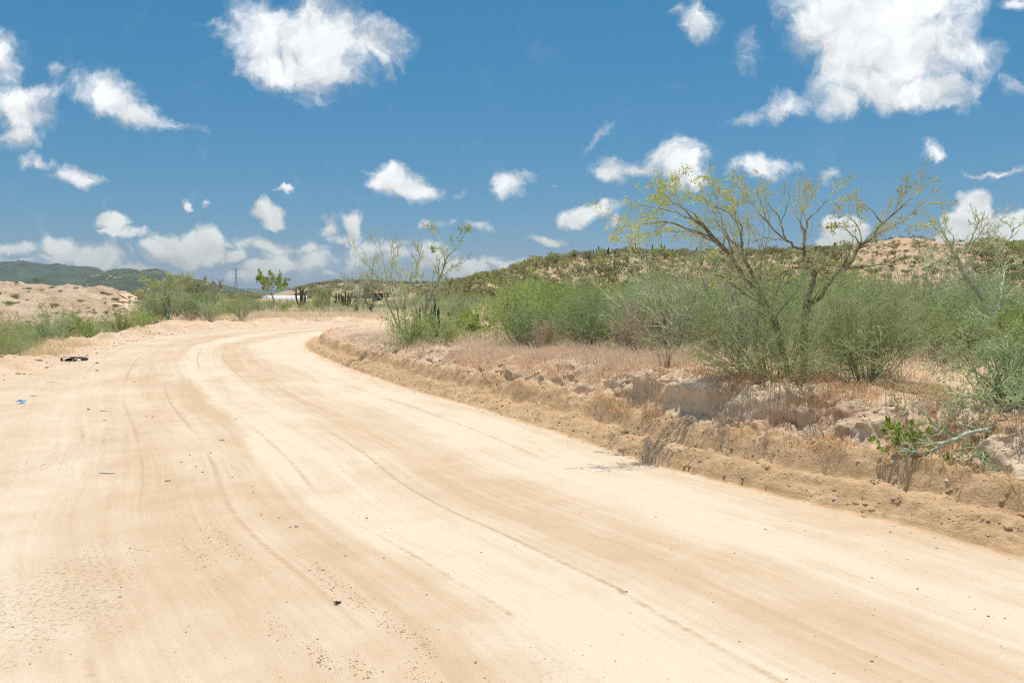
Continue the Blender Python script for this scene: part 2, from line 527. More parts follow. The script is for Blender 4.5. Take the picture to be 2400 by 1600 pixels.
def mat_ground():
    m, N, out = new_mat("sandy_ground")
    p = pos(N)
    tr = attr(N, 't_right')
    tl = attr(N, 't_left')
    acr = N.m('MULTIPLY', tr, -1.0)
    alo = attr(N, 's_right')
    # ---- packed road sand: pale and tan bands that run with the wheels
    st = N.xyz(acr, N.m('MULTIPLY', alo, 0.16), 0.0)
    wob = N.noise(st, 0.9, 3.0, 0.5, dims='2D')
    wob2 = N.noise(N.xyz(acr, N.m('MULTIPLY', alo, 0.05), 3.0), 2.6, 5.0, 0.6)
    aw = N.m('ADD', acr, N.m('MULTIPLY', N.m('SUBTRACT', wob, 0.5), 1.5))
    band = N.ramp(N.m('DIVIDE', aw, 12.0), [(0.0, (.55,) * 3), (0.015, (.35,) * 3), (0.03, (.05,) * 3), (0.10, (.08,) * 3), (0.145, (.72,) * 3), (0.20, (.75,) * 3),
            (0.24, (.22,) * 3), (0.285, (.06,) * 3), (0.305, (.72,) * 3), (0.37, (.66,) * 3), (0.45, (.36,) * 3), (0.55, (.60,) * 3), (0.7, (.55,) * 3), (0.85, (.2,) * 3), (1.0, (.2,) * 3)])
    calm = N.smooth(acr, 3.5, 7.0, 1.0, 0.35)
    streak = N.m('MULTIPLY', N.lin(wob2, 0.25, 0.75, -0.42, 0.42), calm)
    patch = N.lin(N.noise(p, 0.55, 4.0, 0.6), 0.3, 0.7, -0.28, 0.28)
    fine_streak = N.m('MULTIPLY', N.lin(N.noise(N.xyz(acr, N.m('MULTIPLY', alo, 0.03), 9.0), 14.0, 4.0, 0.7), 0.3, 0.7, -0.26, 0.26), calm)
    patch = N.m('ADD', patch, N.lin(N.noise(p, 2.6, 5.0, 0.65), 0.3, 0.7, -0.20, 0.20))
    tan = N.m('ADD', N.m('ADD', band, streak), N.m('ADD', patch, fine_streak))
    # narrow tyre lines: thin ridges that come and go along the way
    aw2 = N.m('ADD', acr, N.m('MULTIPLY', N.noise(N.xyz(acr, N.m('MULTIPLY', alo, 0.035), 5.0), 0.7, 1.0, 0.5), 1.4))
    saw = N.m('ABSOLUTE', N.m('SUBTRACT', N.m('FRACT', N.m('MULTIPLY', aw2, 1.35)), 0.5))
    line = N.m('MULTIPLY', N.smooth(saw, 0.055, 0.0), N.smooth(N.noise(N.xyz(aw2, N.m('MULTIPLY', alo, 0.12), 7.0), 1.2, 3.0, 0.6), 0.47, 0.60))
    line = N.m('MULTIPLY', line, N.lin(N.noise(p, 9.0, 3.0, 0.7), 0.35, 0.6, 0.2, 1.0))
    clump = N.m('MULTIPLY', N.smooth(N.noise(p, 34.0, 4.0, 0.75), 0.54, 0.70), N.m('MULTIPLY', N.smooth(N.noise(N.vm('MULTIPLY', p, (1.0, 0.45, 1.0)), 0.9, 3.0, 0.6), 0.50, 0.66), N.smooth(acr, 2.6, 4.5)))
    tan = N.m('ADD', tan, N.m('ADD', N.m('MULTIPLY', line, 0.95), N.m('MULTIPLY', clump, 0.45)))
    tan = N.m('MULTIPLY', tan, 1.0, clamp=True)
    col = N.mix(tan, (0.665, 0.555, 0.420), (0.545, 0.395, 0.255))
    g1 = N.noise(p, 60.0, 3.0, 0.7)
    g2 = N.noise(p, 230.0, 2.0, 0.7)
    loose = N.smooth(N.noise(p, 0.8, 3.0, 0.6), 0.35, 0.65)
    loose = N.m('MULTIPLY', N.lin(loose, 0, 1, 0.25, 1.0), N.smooth(acr, 2.5, 5.5, 0.45, 1.0))
    col = N.mix(N.m('MULTIPLY', N.smooth(g1, 0.55, 0.72), N.m('MULTIPLY', loose, 0.40)), col, (0.40, 0.26, 0.14))
    col = N.mix(N.m('MULTIPLY', N.smooth(g2, 0.55, 0.8), N.m('MULTIPLY', loose, 0.45)), col, (0.42, 0.28, 0.16))
    col = N.mix(N.m('MULTIPLY', N.smooth(g2, 0.45, 0.25), N.m('MULTIPLY', loose, 0.35)), col, (0.78, 0.70, 0.57))
    tread = N.noise(N.xyz(acr, N.m('MULTIPLY', alo, 0.06), 1.0), 16.0, 3.0, 0.6)
    h_road = N.m('ADD', N.m('ADD', N.m('MULTIPLY', g1, 0.7), N.m('MULTIPLY', clump, 1.2)), N.m('ADD', N.m('MULTIPLY', g2, 0.28), N.m('SUBTRACT', N.m('MULTIPLY', tread, 0.8), N.m('MULTIPLY', line, N.m('ADD', 1.2, N.m('MULTIPLY', N.m('SINE', N.m('MULTIPLY', alo, 85.0)), 0.8))))))
    # ---- loose soil beside it
    n1 = N.noise(p, 0.9, 5.0, 0.6)
    n2 = N.noise(p, 5.0, 5.0, 0.65)
    n3 = N.noise(p, 40.0, 4.0, 0.7)
    far = N.noise(p, 0.05, 5.0, 0.6)
    soil = N.mix(N.smooth(n1, 0.35, 0.65), (0.72, 0.565, 0.405), (0.62, 0.44, 0.285))
    soil = N.mix(N.smooth(N.noise(p, 0.22, 6.0, 0.65), 0.45, 0.68, 0.0, 0.55), soil, (0.54, 0.365, 0.235))
    soil = N.mix(N.smooth(n2, 0.45, 0.75, 0.0, 0.6), soil, (0.73, 0.60, 0.455))
    soil = N.mix(N.smooth(far, 0.42, 0.62, 0.0, 0.85), soil, (0.60, 0.395, 0.255))
    trw = N.m('ADD', tr, N.m('MULTIPLY', N.m('SUBTRACT', n2, 0.5), 0.16))
    berm = N.m('MULTIPLY', N.smooth(trw, -0.14, -0.02), N.smooth(trw, 0.72, 0.58))
    soil = N.mix(N.m('MULTIPLY', berm, 0.94), soil, N.mix(N.smooth(n2, 0.35, 0.65), (0.62, 0.42, 0.245), (0.48, 0.31, 0.165)))
    soil = N.mix(N.smooth(n3, 0.55, 0.75, 0.0, 0.30), soil, (0.42, 0.29, 0.18))
    cr = N.vor(p, 55.0)
    h_soil = N.m('ADD', N.m('MULTIPLY', n3, 2.6), N.m('ADD', N.m('MULTIPLY', cr, 0.35), N.m('ADD', N.m('MULTIPLY', n2, 2.4), N.m('MULTIPLY', N.noise(p, 110.0, 3.0, 0.7), 0.8))))
    edge = N.m('MAXIMUM', N.smooth(trw, -0.22, -0.02), N.smooth(N.m('ADD', tl, N.m('MULTIPLY', N.m('SUBTRACT', n1, 0.5), 1.2)), -0.3, 0.5))
    sc = attr(N, 'scrub')
    soil = N.mix(N.m('MULTIPLY', sc, N.smooth(far, 0.3, 0.62, 0.95, 0.5)), soil, N.mix(N.smooth(N.noise(p, 0.25, 4.0, 0.6), 0.4, 0.6), (0.22, 0.21, 0.10), (0.36, 0.27, 0.15)))
    col = N.mix(edge, col, soil)
    hgt = N.new('ShaderNodeMix', data_type='FLOAT')
    N.put(hgt.inputs[0], edge); N.put(hgt.inputs[2], h_road); N.put(hgt.inputs[3], h_soil)
    nb = bump(N, hgt.outputs[0], 0.6, 0.012)
    principled(N, out, col, 0.95, 0.06, nb)
    return m

M_GROUND = mat_ground()

def mat_hill():
    m, N, out = new_mat("hill_soil")
    p = pos(N)
    n1 = N.noise(p, 0.10, 5.0, 0.6); n2 = N.noise(p, 0.8, 4.0, 0.65); n3 = N.noise(p, 4.0, 4.0, 0.7)
    c = N.mix(N.smooth(n1, 0.38, 0.62), (0.60, 0.41, 0.26), (0.50, 0.39, 0.22))
    c = N.mix(N.smooth(n2, 0.5, 0.75, 0, .7), c, (0.60, 0.43, 0.30))
    c = N.mix(N.smooth(n2, 0.5, 0.25, 0, .6), c, (0.38, 0.33, 0.17))
    c = N.mix(N.m('MULTIPLY', attr(N, 'knoll'), N.smooth(n3, 0.35, 0.6, .25, .95)), c, N.mix(N.smooth(n2, 0.4, 0.6), (0.66, 0.46, 0.32), (0.54, 0.345, 0.215)))
    principled(N, out, c, 0.95, 0.05, bump(N, N.m('ADD', n3, N.m('MULTIPLY', n2, 2.0)), 0.8, 0.25))
    return m
M_HILL = mat_hill()

# ------------------------------------------------------------------ ground, road, bank
def graded(lo, hi, step, grow, out_lo, out_hi):
    core = np.arange(lo, hi + step / 2, step)
    def wing(limit):
        d = [0.0]; s = step
        while d[-1] < limit:
            s *= grow
            d.append(d[-1] + s)
        return np.array(d[1:])
    return np.concatenate([(lo - wing(lo - out_lo))[::-1], core, hi + wing(out_hi - hi)])

gx = graded(-16.0, 8.0, 0.10, 1.035, -6000, 6000)
gy = graded(1.5, 34.0, 0.10, 1.03, -400, 9000)
GX, GY = np.meshgrid(gx, gy)
GZ, GT, GS, GL = H(GX, GY)
nx, ny = len(gx), len(gy)
I = np.arange(nx * ny).reshape(ny, nx)
Q = np.stack([I[:-1, :-1], I[:-1, 1:], I[1:, 1:], I[1:, :-1]], -1).reshape(-1, 4)
fT = GT.ravel()[Q].mean(1); fL = GL.ravel()[Q].mean(1); fY = GY.ravel()[Q].mean(1); fX = GX.ravel()[Q].mean(1); fS = GS.ravel()[Q].mean(1)
is_road = (fT < 0.0) & (fL < 0.1)
s_a, s_b = s_at_y(2.5), s_at_y(38)
in_strip = (fT > -0.14) & (GT.ravel()[Q].max(1) < 3.2) & (fS > s_a + 0.4) & (fS < s_b - 0.6)
is_hill = (hill_z(fX, fY) > 0.3) & (fY > 42) & (fY < 250) & (fX > -43) & (fX < 135)
def in_eroded(x, y, m=0.0):
    return (x / np.maximum(y, 1) < -0.475 - m * .006) & (y > 54 + m) & (y < 200 - m) & (x > -150 + m)
is_eroded = in_eroded(fX, fY, 3.0)
allv = np.stack([GX.ravel(), GY.ravel(), GZ.ravel()], -1)

def scrub(x, y):
    a = x / np.maximum(y, 1.0)
    return ss(y, 90, 150) * ss(a, -0.46, -0.38) + ss(y, 200, 260) * (1 - ss(a, -0.46, -0.38))

def sub_mesh(name, mask, mat):
    q = Q[mask]
    used, inv = np.unique(q, return_inverse=True)
    return mesh_from(name, allv[used], quads=inv.reshape(-1, 4), mats=[mat],
                     attrs={'scrub': scrub(allv[used, 0], allv[used, 1]), 't_right': np.clip(GT.ravel()[used], -60, 60), 's_right': GS.ravel()[used], 't_left': np.clip(GL.ravel()[used], -60, 60)})

link("ground", sub_mesh("ground", ~is_road & ~in_strip & ~is_hill & ~is_eroded, M_GROUND), kind='structure')
link("road", sub_mesh("road", is_road & ~in_strip, M_GROUND), kind='structure')

# finely shaped strip: windrow and cut bank along the right-hand road edge
svals = [s_a]
while svals[-1] < s_b:
    k = np.interp(svals[-1], _arcR, np.hypot(R_line[:, 0], R_line[:, 1]))
    svals.append(svals[-1] + 0.0028 * max(k, 5.0) + 0.004)
svals = np.array(svals)
tvals = np.concatenate([np.arange(-0.30, 1.35, 0.016), np.arange(1.36, 3.32, 0.07)])
rx = np.interp(svals, _arcR, R_line[:, 0]); ry = np.interp(svals, _arcR, R_line[:, 1])
def sm(v, n=25):
    return np.convolve(np.pad(v, n, mode='edge'), np.ones(2 * n + 1) / (2 * n + 1), 'valid')
tx, ty = np.gradient(rx, svals), np.gradient(ry, svals)
tx, ty = sm(tx), sm(ty)
ln = np.hypot(tx, ty)
nxv, nyv = ty / ln, -tx / ln
BX = rx[:, None] + nxv[:, None] * tvals[None, :]
BY = ry[:, None] + nyv[:, None] * tvals[None, :]
BZ, BT, BS, BL = H(BX, BY)
BZ = BZ + 0.004 - 0.03 * (1 - ss(tvals, -0.30, -0.20))[None, :] - 0.08 * ss(tvals, 3.2, 3.32)[None, :]
# weathering: push the steep faces in and out so that they are not plain curtains
_push = 0.045 * fbm(BS * 1.0, BZ * 1.4 + 0.3 * BT, 0.11, 3, 0.65, seed=42.0) + 0.095 * fbm(BS * 1.0, BZ * 1.25 + 0.15 * BT, 0.30, 4, 0.62, seed=40.0) + 0.05 * np.round(2 * fbm(BS, BZ * 2.2, 0.5, 2, seed=41.0)) * 0.5
_push = _push * ss(BT, 0.58, 0.75) * (1 - ss(BT, 1.6, 2.4))
BX = BX + nxv[:, None] * _push
BY = BY + nyv[:, None] * _push
ns, nt_ = BX.shape
J = np.arange(ns * nt_).reshape(ns, nt_)
BQ = np.stack([J[:-1, :-1], J[:-1, 1:], J[1:, 1:], J[1:, :-1]], -1).reshape(-1, 4)[:, ::-1]
link("bank", mesh_from("bank", np.stack([BX.ravel(), BY.ravel(), BZ.ravel()], -1), quads=BQ, mats=[M_GROUND],
     attrs={'t_right': BT.ravel(), 's_right': BS.ravel(), 't_left': np.clip(BL.ravel(), -60, 60)}), kind='structure')
print("ground", nx * ny, "bank", ns * nt_)

# the hill on the right, shaped more finely than the land round it
hxs = np.arange(-45, 140, 0.9); hys = np.arange(38, 260, 0.9)
HX, HY = np.meshgrid(hxs, hys)
HZ, HT, HS, HL = H(HX, HY, False)
HZ = HZ + 0.02 - 0.30 * (1 - ss(hill_z(HX, HY), 0.16, 0.34)) + 0.018 * hill_z(HX, HY) * fbm(HX, HY, 3.5, 4, 0.6, seed=30.0)
hI = np.arange(HX.size).reshape(HX.shape)
HQ = np.stack([hI[:-1, :-1], hI[:-1, 1:], hI[1:, 1:], hI[1:, :-1]], -1).reshape(-1, 4)
cX = HX.ravel()[HQ].mean(1); cY = HY.ravel()[HQ].mean(1)
HQ = HQ[(hill_z(cX, cY) > 0.12) & (cY > 39)]
hu, hinv = np.unique(HQ, return_inverse=True)
def knoll(x, y):
    px = 1200 + FPX * x / y
    return ss(px, 1960, 2030) * (1 - ss(px, 2230, 2320)) * ss(y / np.interp(x / y, SKY_A, SKY_D), 0.50, 0.66)
link("hill", mesh_from("hill", np.stack([HX.ravel(), HY.ravel(), HZ.ravel()], -1)[hu], quads=hinv.reshape(-1, 4), mats=[M_HILL],
     attrs={'knoll': knoll(HX.ravel()[hu], HY.ravel()[hu])}), kind='structure')

# the eroded, dug-over land on the left
exs = np.arange(-152, -22, 0.7); eys = np.arange(53, 201, 0.7)
EX, EY = np.meshgrid(exs, eys)
EZ, ET, ES, EL = H(EX, EY, False)
_inside = ss(np.minimum.reduce([EY - 54, 200 - EY, (-0.475 - EX / EY) * 110, EX + 150]), 0, 7)
_mound = ridged(EX, EY * 0.8, 11.0, 4, 0.55, seed=60.0) - 0.7
_gully = -np.abs(fbm(EX, EY * 0.5, 3.2, 3, 0.6, seed=61.0))
EZ = EZ - 0.12 + _inside * (-0.25 + (0.75 * _mound + 0.55 * _gully) * (1 - 0.6 * ss(EY, 150, 195)))
eI = np.arange(EX.size).reshape(EX.shape)
EQ = np.stack([eI[:-1, :-1], eI[:-1, 1:], eI[1:, 1:], eI[1:, :-1]], -1).reshape(-1, 4)
EQ = EQ[in_eroded(EX.ravel()[EQ].mean(1), EY.ravel()[EQ].mean(1), 0.0)]
eu, einv = np.unique(EQ, return_inverse=True)
def mat_eroded():
    m, N, out = new_mat("eroded_soil")
    p = pos(N)
    n1 = N.noise(p, 0.16, 6.0, 0.65); n2 = N.noise(p, 0.9, 5.0, 0.65); n3 = N.noise(p, 4.0, 4.0, 0.7)
    c = N.mix(N.smooth(n1, 0.38, 0.62), (0.70, 0.55, 0.40), (0.56, 0.375, 0.235))
    c = N.mix(N.smooth(n2, 0.5, 0.72, 0, .75), c, (0.44, 0.31, 0.185))
    c = N.mix(N.smooth(n2, 0.45, 0.25, 0, .7), c, (0.76, 0.65, 0.50))
    principled(N, out, c, 0.95, 0.05, bump(N, N.m('ADD', n3, N.m('MULTIPLY', n2, 2.5)), 0.9, 0.35))
    return m
link("eroded_slope", mesh_from("eroded_slope", np.stack([EX.ravel(), EY.ravel(), EZ.ravel()], -1)[eu], quads=einv.reshape(-1, 4), mats=[mat_eroded()]), kind='structure')

# ------------------------------------------------------------------ plant materials
def mat_bark(name, thick, thin, r_lo=0.004, r_hi=0.02, patch=None, var=0.25):
    """stems: colour by branch thickness, varied along the limb and from plant to plant"""
    m, N, out = new_mat(name)
    p = pos(N)
    r = attr(N, 'rad')
    f = N.smooth(r, r_lo, r_hi)
    n = N.noise(p, 9.0, 4.0, 0.65)
    c = N.mix(f, thin, thick)
    if patch is not None:
        c = N.mix(N.m('MULTIPLY', N.smooth(n, 0.48, 0.60), N.lin(f, 0, 1, 0.25, 0.8)), c, patch)
    oi = N.new('ShaderNodeObjectInfo').outputs['Random']
    hs = N.new('ShaderNodeHueSaturation')
    N.put(hs.inputs['Value'], N.m('MULTIPLY', N.lin(oi, 0, 1, 1 - var, 1 + var), N.lin(N.noise(p, 3.0, 3.0), 0.3, 0.7, 0.8, 1.2)))
    N.put(hs.inputs['Hue'], N.lin(N.m('FRACT', N.m('MULTIPLY', oi, 7.3)), 0, 1, 0.485, 0.515))
    N.put(hs.inputs['Color'], c)
    nb = bump(N, N.noise(p, 45.0, 4.0, 0.7), 0.5, 0.01)
    principled(N, out, hs.outputs[0], 0.85, 0.15, nb)
    return m

def mat_leaf(name, a, b, trans=0.35, var=0.25, scale=4.0):
    m, N, out = new_mat(name)
    p = pos(N)
    oi = N.new('ShaderNodeObjectInfo').outputs['Random']
    n = N.noise(p, scale, 4.0, 0.7)
    c = N.mix(N.lin(n, 0.3, 0.7), a, b)
    hs = N.new('ShaderNodeHueSaturation')
    N.put(hs.inputs['Value'], N.lin(oi, 0, 1, 1 - var, 1 + var))
    N.put(hs.inputs['Hue'], N.lin(N.m('FRACT', N.m('MULTIPLY', oi, 5.7)), 0, 1, 0.475, 0.525))
    N.put(hs.inputs['Color'], c)
    d = N.new('ShaderNodeBsdfDiffuse')
    t = N.new('ShaderNodeBsdfTranslucent')
    N.put(d.inputs[0], hs.outputs[0]); N.put(t.inputs[0], hs.outputs[0])
    mx = N.new('ShaderNodeMixShader')
    mx.inputs[0].default_value = trans
    N.l.new(d.outputs[0], mx.inputs[1]); N.l.new(t.outputs[0], mx.inputs[2])
    N.l.new(mx.outputs[0], out.inputs[0])
    return m

M_SAGE = mat_bark("sage_twig", (0.26, 0.25, 0.16), (0.47, 0.53, 0.26), 0.004, 0.012)
M_BLUEG = mat_bark("grey_green_twig", (0.28, 0.28, 0.19), (0.43, 0.52, 0.29), 0.004, 0.012)
M_OLIVE = mat_bark("olive_bark", (0.23, 0.19, 0.10), (0.62, 0.64, 0.33), 0.0026, 0.009, patch=(0.40, 0.41, 0.27))
M_PALE = mat_bark("pale_green_bark", (0.30, 0.33, 0.22), (0.52, 0.56, 0.34), 0.0026, 0.012, patch=(0.52, 0.54, 0.46))
M_WHITE = mat_bark("whitish_bark", (0.30, 0.33, 0.22), (0.50, 0.54, 0.32), 0.005, 0.018, patch=(0.60, 0.62, 0.56))
M_DRY = mat_bark("dry_twig", (0.26, 0.19, 0.13), (0.50, 0.40, 0.31), 0.003, 0.012)
M_BROWN = mat_bark("brown_twig", (0.20, 0.145, 0.10), (0.30, 0.22, 0.16), 0.003, 0.012)
M_LSAGE = mat_leaf("sage_leaf", (0.31, 0.385, 0.13), (0.47, 0.53, 0.23))
M_LGREEN = mat_leaf("bright_leaf", (0.27, 0.39, 0.06), (0.43, 0.54, 0.12))
M_LYEL = mat_leaf("yellow_leaf", (0.40, 0.50, 0.09), (0.60, 0.60, 0.11), 0.45)
M_LDRY = mat_leaf("dry_leaf", (0.48, 0.34, 0.20), (0.56, 0.44, 0.28), 0.3)
M_LFAR = mat_leaf("far_olive_leaf", (0.18, 0.20, 0.09), (0.32, 0.33, 0.16), 0.15)
M_LFARG = mat_leaf("far_green_leaf", (0.24, 0.32, 0.10), (0.40, 0.46, 0.17), 0.15)
M_LFARS = mat_leaf("far_grey_leaf", (0.25, 0.29, 0.15), (0.42, 0.44, 0.26), 0.15)
M_LDARK = mat_leaf("dark_leaf", (0.13, 0.15, 0.065), (0.23, 0.24, 0.12), 0.25)
M_GRASS = mat_leaf("dry_grass", (0.80, 0.60, 0.38), (0.85, 0.70, 0.50), 0.5, scale=1.3)
M_GRASSP = mat_leaf("pinkish_dry_grass", (0.78, 0.61, 0.46), (0.84, 0.70, 0.55), 0.5, scale=1.3)
M_GRASSR = mat_leaf("rusty_dry_grass", (0.70, 0.45, 0.25), (0.80, 0.58, 0.36), 0.5, scale=1.3)
M_GRASSG = mat_leaf("green_grass", (0.28, 0.33, 0.14), (0.46, 0.44, 0.25), 0.4, scale=0.5)

# ------------------------------------------------------------------ branch growing
def unit(v):
    return v / np.maximum(np.linalg.norm(v, axis=-1, keepdims=True), 1e-9)

class Plant:
    """collects tapering limbs and small leaves, then gives meshes"""
    def __init__(self, seed):
        self.r = np.random.default_rng(seed)
        self.v = []; self.q = []; self.rad = []; self.n = 0
        self.lv = []; self.ln = 0
    def tubes(self, pts, rad, m=3):
        N, k, _ = pts.shape
        if N == 0: return
        T = np.empty_like(pts)
        T[:, 1:-1] = pts[:, 2:] - pts[:, :-2]
        T[:, 0] = pts[:, 1] - pts[:, 0]; T[:, -1] = pts[:, -1] - pts[:, -2]
        T = unit(T)
        ref = np.array([0.531, 0.267, 0.13])
        A = unit(np.cross(T, ref)); B = np.cross(T, A)
        ang = np.arange(m) * 2 * np.pi / m
        ring = pts[:, :, None, :] + rad[:, :, None, None] * (np.cos(ang)[None, None, :, None] * A[:, :, None, :] + np.sin(ang)[None, None, :, None] * B[:, :, None, :])
        self.v.append(ring.reshape(-1, 3))
        self.rad.append(np.repeat(rad.reshape(-1), m))
        base = self.n + (np.arange(N)[:, None, None] * k + np.arange(k - 1)[None, :, None]) * m
        j = np.arange(m)[None, None, :]; j2 = (j + 1) % m
        self.q.append(np.stack([base + j, base + j2, base + m + j2, base + m + j], -1).reshape(-1, 4))
        self.n += N * k * m
    def grow(self, P0, D0, L, k, wander, up=0.0, down_tip=0.0):
        N = len(P0)
        pts = np.zeros((N, k, 3)); pts[:, 0] = P0
        d = unit(D0)
        for i in range(1, k):
            f = i / (k - 1)
            d = unit(d + self.r.normal(0, wander, (N, 3)) + np.array([0, 0, up - down_tip * f]))
            pts[:, i] = pts[:, i - 1] + d * (L / (k - 1))[:, None]
        return pts
    def sprout(self, pts, rad, n, lo, hi, a_lo, a_hi, ratio, rr=0.6, taper=0.5, keep=1.0):
        """n side shoots per limb: start, direction, length, radius"""
        N, k, _ = pts.shape
        seglen = np.linalg.norm(np.diff(pts, axis=1), axis=2).sum(1)
        idx = np.repeat(np.arange(N), n)
        if keep < 1: idx = idx[self.r.random(len(idx)) < keep]
        M = len(idx)
        uu = self.r.uniform(lo, hi, M)
        f = uu * (k - 1); i = np.minimum(f.astype(int), k - 2); g = (f - i)[:, None]
        P = pts[idx, i] * (1 - g) + pts[idx, i + 1] * g
        T = unit(pts[idx, i + 1] - pts[idx, i])
        perp = unit(np.cross(T, self.r.normal(size=(M, 3))))
        a = self.r.uniform(a_lo, a_hi, M)[:, None]
        D = T * np.cos(a) + perp * np.sin(a)
        L = seglen[idx] * ratio * (1 - taper * uu) * self.r.uniform(0.55, 1.15, M)
        R = (rad[idx, i] * (1 - g[:, 0]) + rad[idx, i + 1] * g[:, 0]) * rr
        return P, D, L, R
    def leaves(self, P, size, elong=1.6, up=0.0):
        """small folded-flat leaves: one quad each"""
        M = len(P)
        if M == 0: return
        a = unit(self.r.normal(size=(M, 3)) + np.array([0, 0, up])); b = unit(np.cross(a, self.r.normal(size=(M, 3))))
        s = size * self.r.uniform(0.6, 1.4, (M, 1))
        a = a * s * elong; b = b * s * 0.5
        q = np.stack([P - a * .5, P + b, P + a * .5, P - b], 1)
        self.lv.append(q.reshape(-1, 3)); self.ln += M
    def stems_mesh(self, name, mat):
        me = mesh_from(name, np.concatenate(self.v), quads=np.concatenate(self.q), mats=[mat], attrs={'rad': np.concatenate(self.rad)})
        return me
    def leaf_mesh(self, name, mat):
        V = np.concatenate(self.lv)
        return mesh_from(name, V, quads=np.arange(len(V)).reshape(-1, 4), mats=[mat], smooth=False)
    def joined(self, name, mats):
        V = [*self.v]; q = [*self.q]; idx = [np.zeros(sum(len(a) for a in self.q), int)]
        rad = [*self.rad]
        if self.lv:
            L = np.concatenate(self.lv); V.append(L)
            q.append(self.n + np.arange(len(L)).reshape(-1, 4)); idx.append(np.ones(len(L) // 4, int)); rad.append(np.zeros(len(L)))
        return mesh_from(name, np.concatenate(V), quads=np.concatenate(q), mats=mats, attrs={'rad': np.concatenate(rad)}, mat_idx=np.concatenate(idx), smooth=False)

def taper(r0, r1, k, p=1.0):
    f = np.linspace(0, 1, k)[None, :] ** p
    return r0[:, None] * (1 - f) + r1[:, None] * f

def shrub(seed, h=1.6, spread=0.9, n0=16, n1=9, n2=8, n3=0, r0=0.011, lean=1.0, wander=0.12, leaf=0.0, leafsize=0.012, up=0.05, ratio1=0.55, ratio2=0.5, twig_r=0.0022, droop=0.0, base=0.12):
    """many-stemmed desert shrub about h tall"""
    P = Plant(seed); r = P.r
    az = r.uniform(0, 2 * np.pi, n0); inc = np.abs(r.normal(0, 0.5, n0)) * lean + 0.12
    inc = np.clip(inc, 0.05, 1.35)
    D = np.stack([np.sin(inc) * np.cos(az), np.sin(inc) * np.sin(az), np.cos(inc)], -1)
    P0 = np.stack([base * np.cos(az) * r.random(n0), base * np.sin(az) * r.random(n0), np.full(n0, -0.06)], -1)
    L = h * r.uniform(0.75, 1.1, n0) * (1 + 0.35 * np.sin(inc)) * (0.6 + spread * 0.4)
    s0 = P.grow(P0, D, L, 8, wander, up, droop)
    R0 = taper(r0 * r.uniform(0.6, 1.3, n0), np.full(n0, twig_r), 8)
    P.tubes(s0, R0, 4)
    p, d, l, rr = P.sprout(s0, R0, n1, 0.15, 0.97, 0.3, 0.95, ratio1, 0.6)
    s1 = P.grow(p, d, l, 6, wander * 1.3, up, droop)
    R1 = taper(np.maximum(rr, twig_r), np.full(len(rr), twig_r * .8), 6)
    P.tubes(s1, R1, 3)
    p, d, l, rr = P.sprout(s1, R1, n2, 0.12, 1.0, 0.35, 1.1, ratio2, 0.7)
    s2 = P.grow(p, d, l, 4, wander * 1.4, up, droop)
    R2 = taper(np.maximum(rr, twig_r * .9), np.full(len(rr), twig_r * .55), 4)
    P.tubes(s2, R2, 3)
    last = s2
    if n3:
        p, d, l, rr = P.sprout(s2, R2, n3, 0.15, 1.0, 0.4, 1.2, 0.55, 0.8)
        s3 = P.grow(p, d, l, 3, wander * 1.4, up, droop)
        P.tubes(s3, taper(np.full(len(p), twig_r * .8), np.full(len(p), twig_r * .5), 3), 3)
        last = s3
    if leaf > 0:
        M = int(leaf * len(last))
        i = r.integers(0, len(last), M); kk = last.shape[1]
        j = r.integers(0, kk - 1, M); g = r.random((M, 1))
        P.leaves(last[i, j] * (1 - g) + last[i, j + 1] * g + r.normal(0, 0.006, (M, 3)), leafsize)
    return P

def skeleton_tree(seed, limbs, r_of, n1=5, n2=5, n3=4, ratio1=0.4, ratio2=0.55, ratio3=0.6, twig=0.0022, wander=0.10, up=0.03, sides=6, lo=0.35, tip_keep=1.0, a1=(0.3, 0.85)):
    """limbs: list of (K,3) control polylines in the tree's own frame; r_of: (base radius, tip radius) for each limb"""
    P = Plant(seed)
    k = 14
    pts = np.stack([catmull(l, k) for l in limbs])
    pts[:, 1:-1] += P.r.normal(0, 0.008, pts[:, 1:-1].shape)
    R = np.stack([np.linspace(a, b, k) for a, b in r_of])
    R = R * (1 + 0.10 * P.r.normal(size=R.shape))
    P.tubes(pts, R, sides)
    P.levels = [pts]
    p, d, l, rr = P.sprout(pts, R, n1, lo, 1.0, a1[0], a1[1], ratio1, 0.55, 0.45)
    s1 = P.grow(p, d, l, 7, wander, up)
    R1 = taper(np.clip(rr, twig * 1.6, 0.02), np.full(len(rr), twig), 7)
    P.tubes(s1, R1, 4)
    p, d, l, rr = P.sprout(s1, R1, n2, 0.2, 1.0, 0.3, 0.9, ratio2, 0.7, 0.45)
    s2 = P.grow(p, d, l, 5, wander * 1.2, up)
    R2 = taper(np.clip(rr, twig, 0.008), np.full(len(rr), twig * .8), 5)
    P.tubes(s2, R2, 3)
    P.levels += [s1, s2]
    if n3:
        p, d, l, rr = P.sprout(s2, R2, n3, 0.2, 1.0, 0.3, 1.0, ratio3, 0.8, 0.3)
        s3 = P.grow(p, d, l, 3, wander * 1.3, up)
        P.tubes(s3, taper(np.full(len(p), twig * .62), np.full(len(p), twig * .4), 3), 3)
        P.levels.append(s3)
    return P

def tip_leaves(P, count, size, clump=1, spread=0.02, where=None, level=-1, elong=1.5):
    s = P.levels[level]
    ends = s[:, 1:].reshape(-1, 3)
    if where is not None:
        w = where(ends)
        ends = ends[w]
    if len(ends) == 0: return
    i = P.r.integers(0, len(ends), count)
    C = np.repeat(ends[i], clump, 0) + P.r.normal(0, spread, (count * clump, 3))
    P.leaves(C, size, elong)

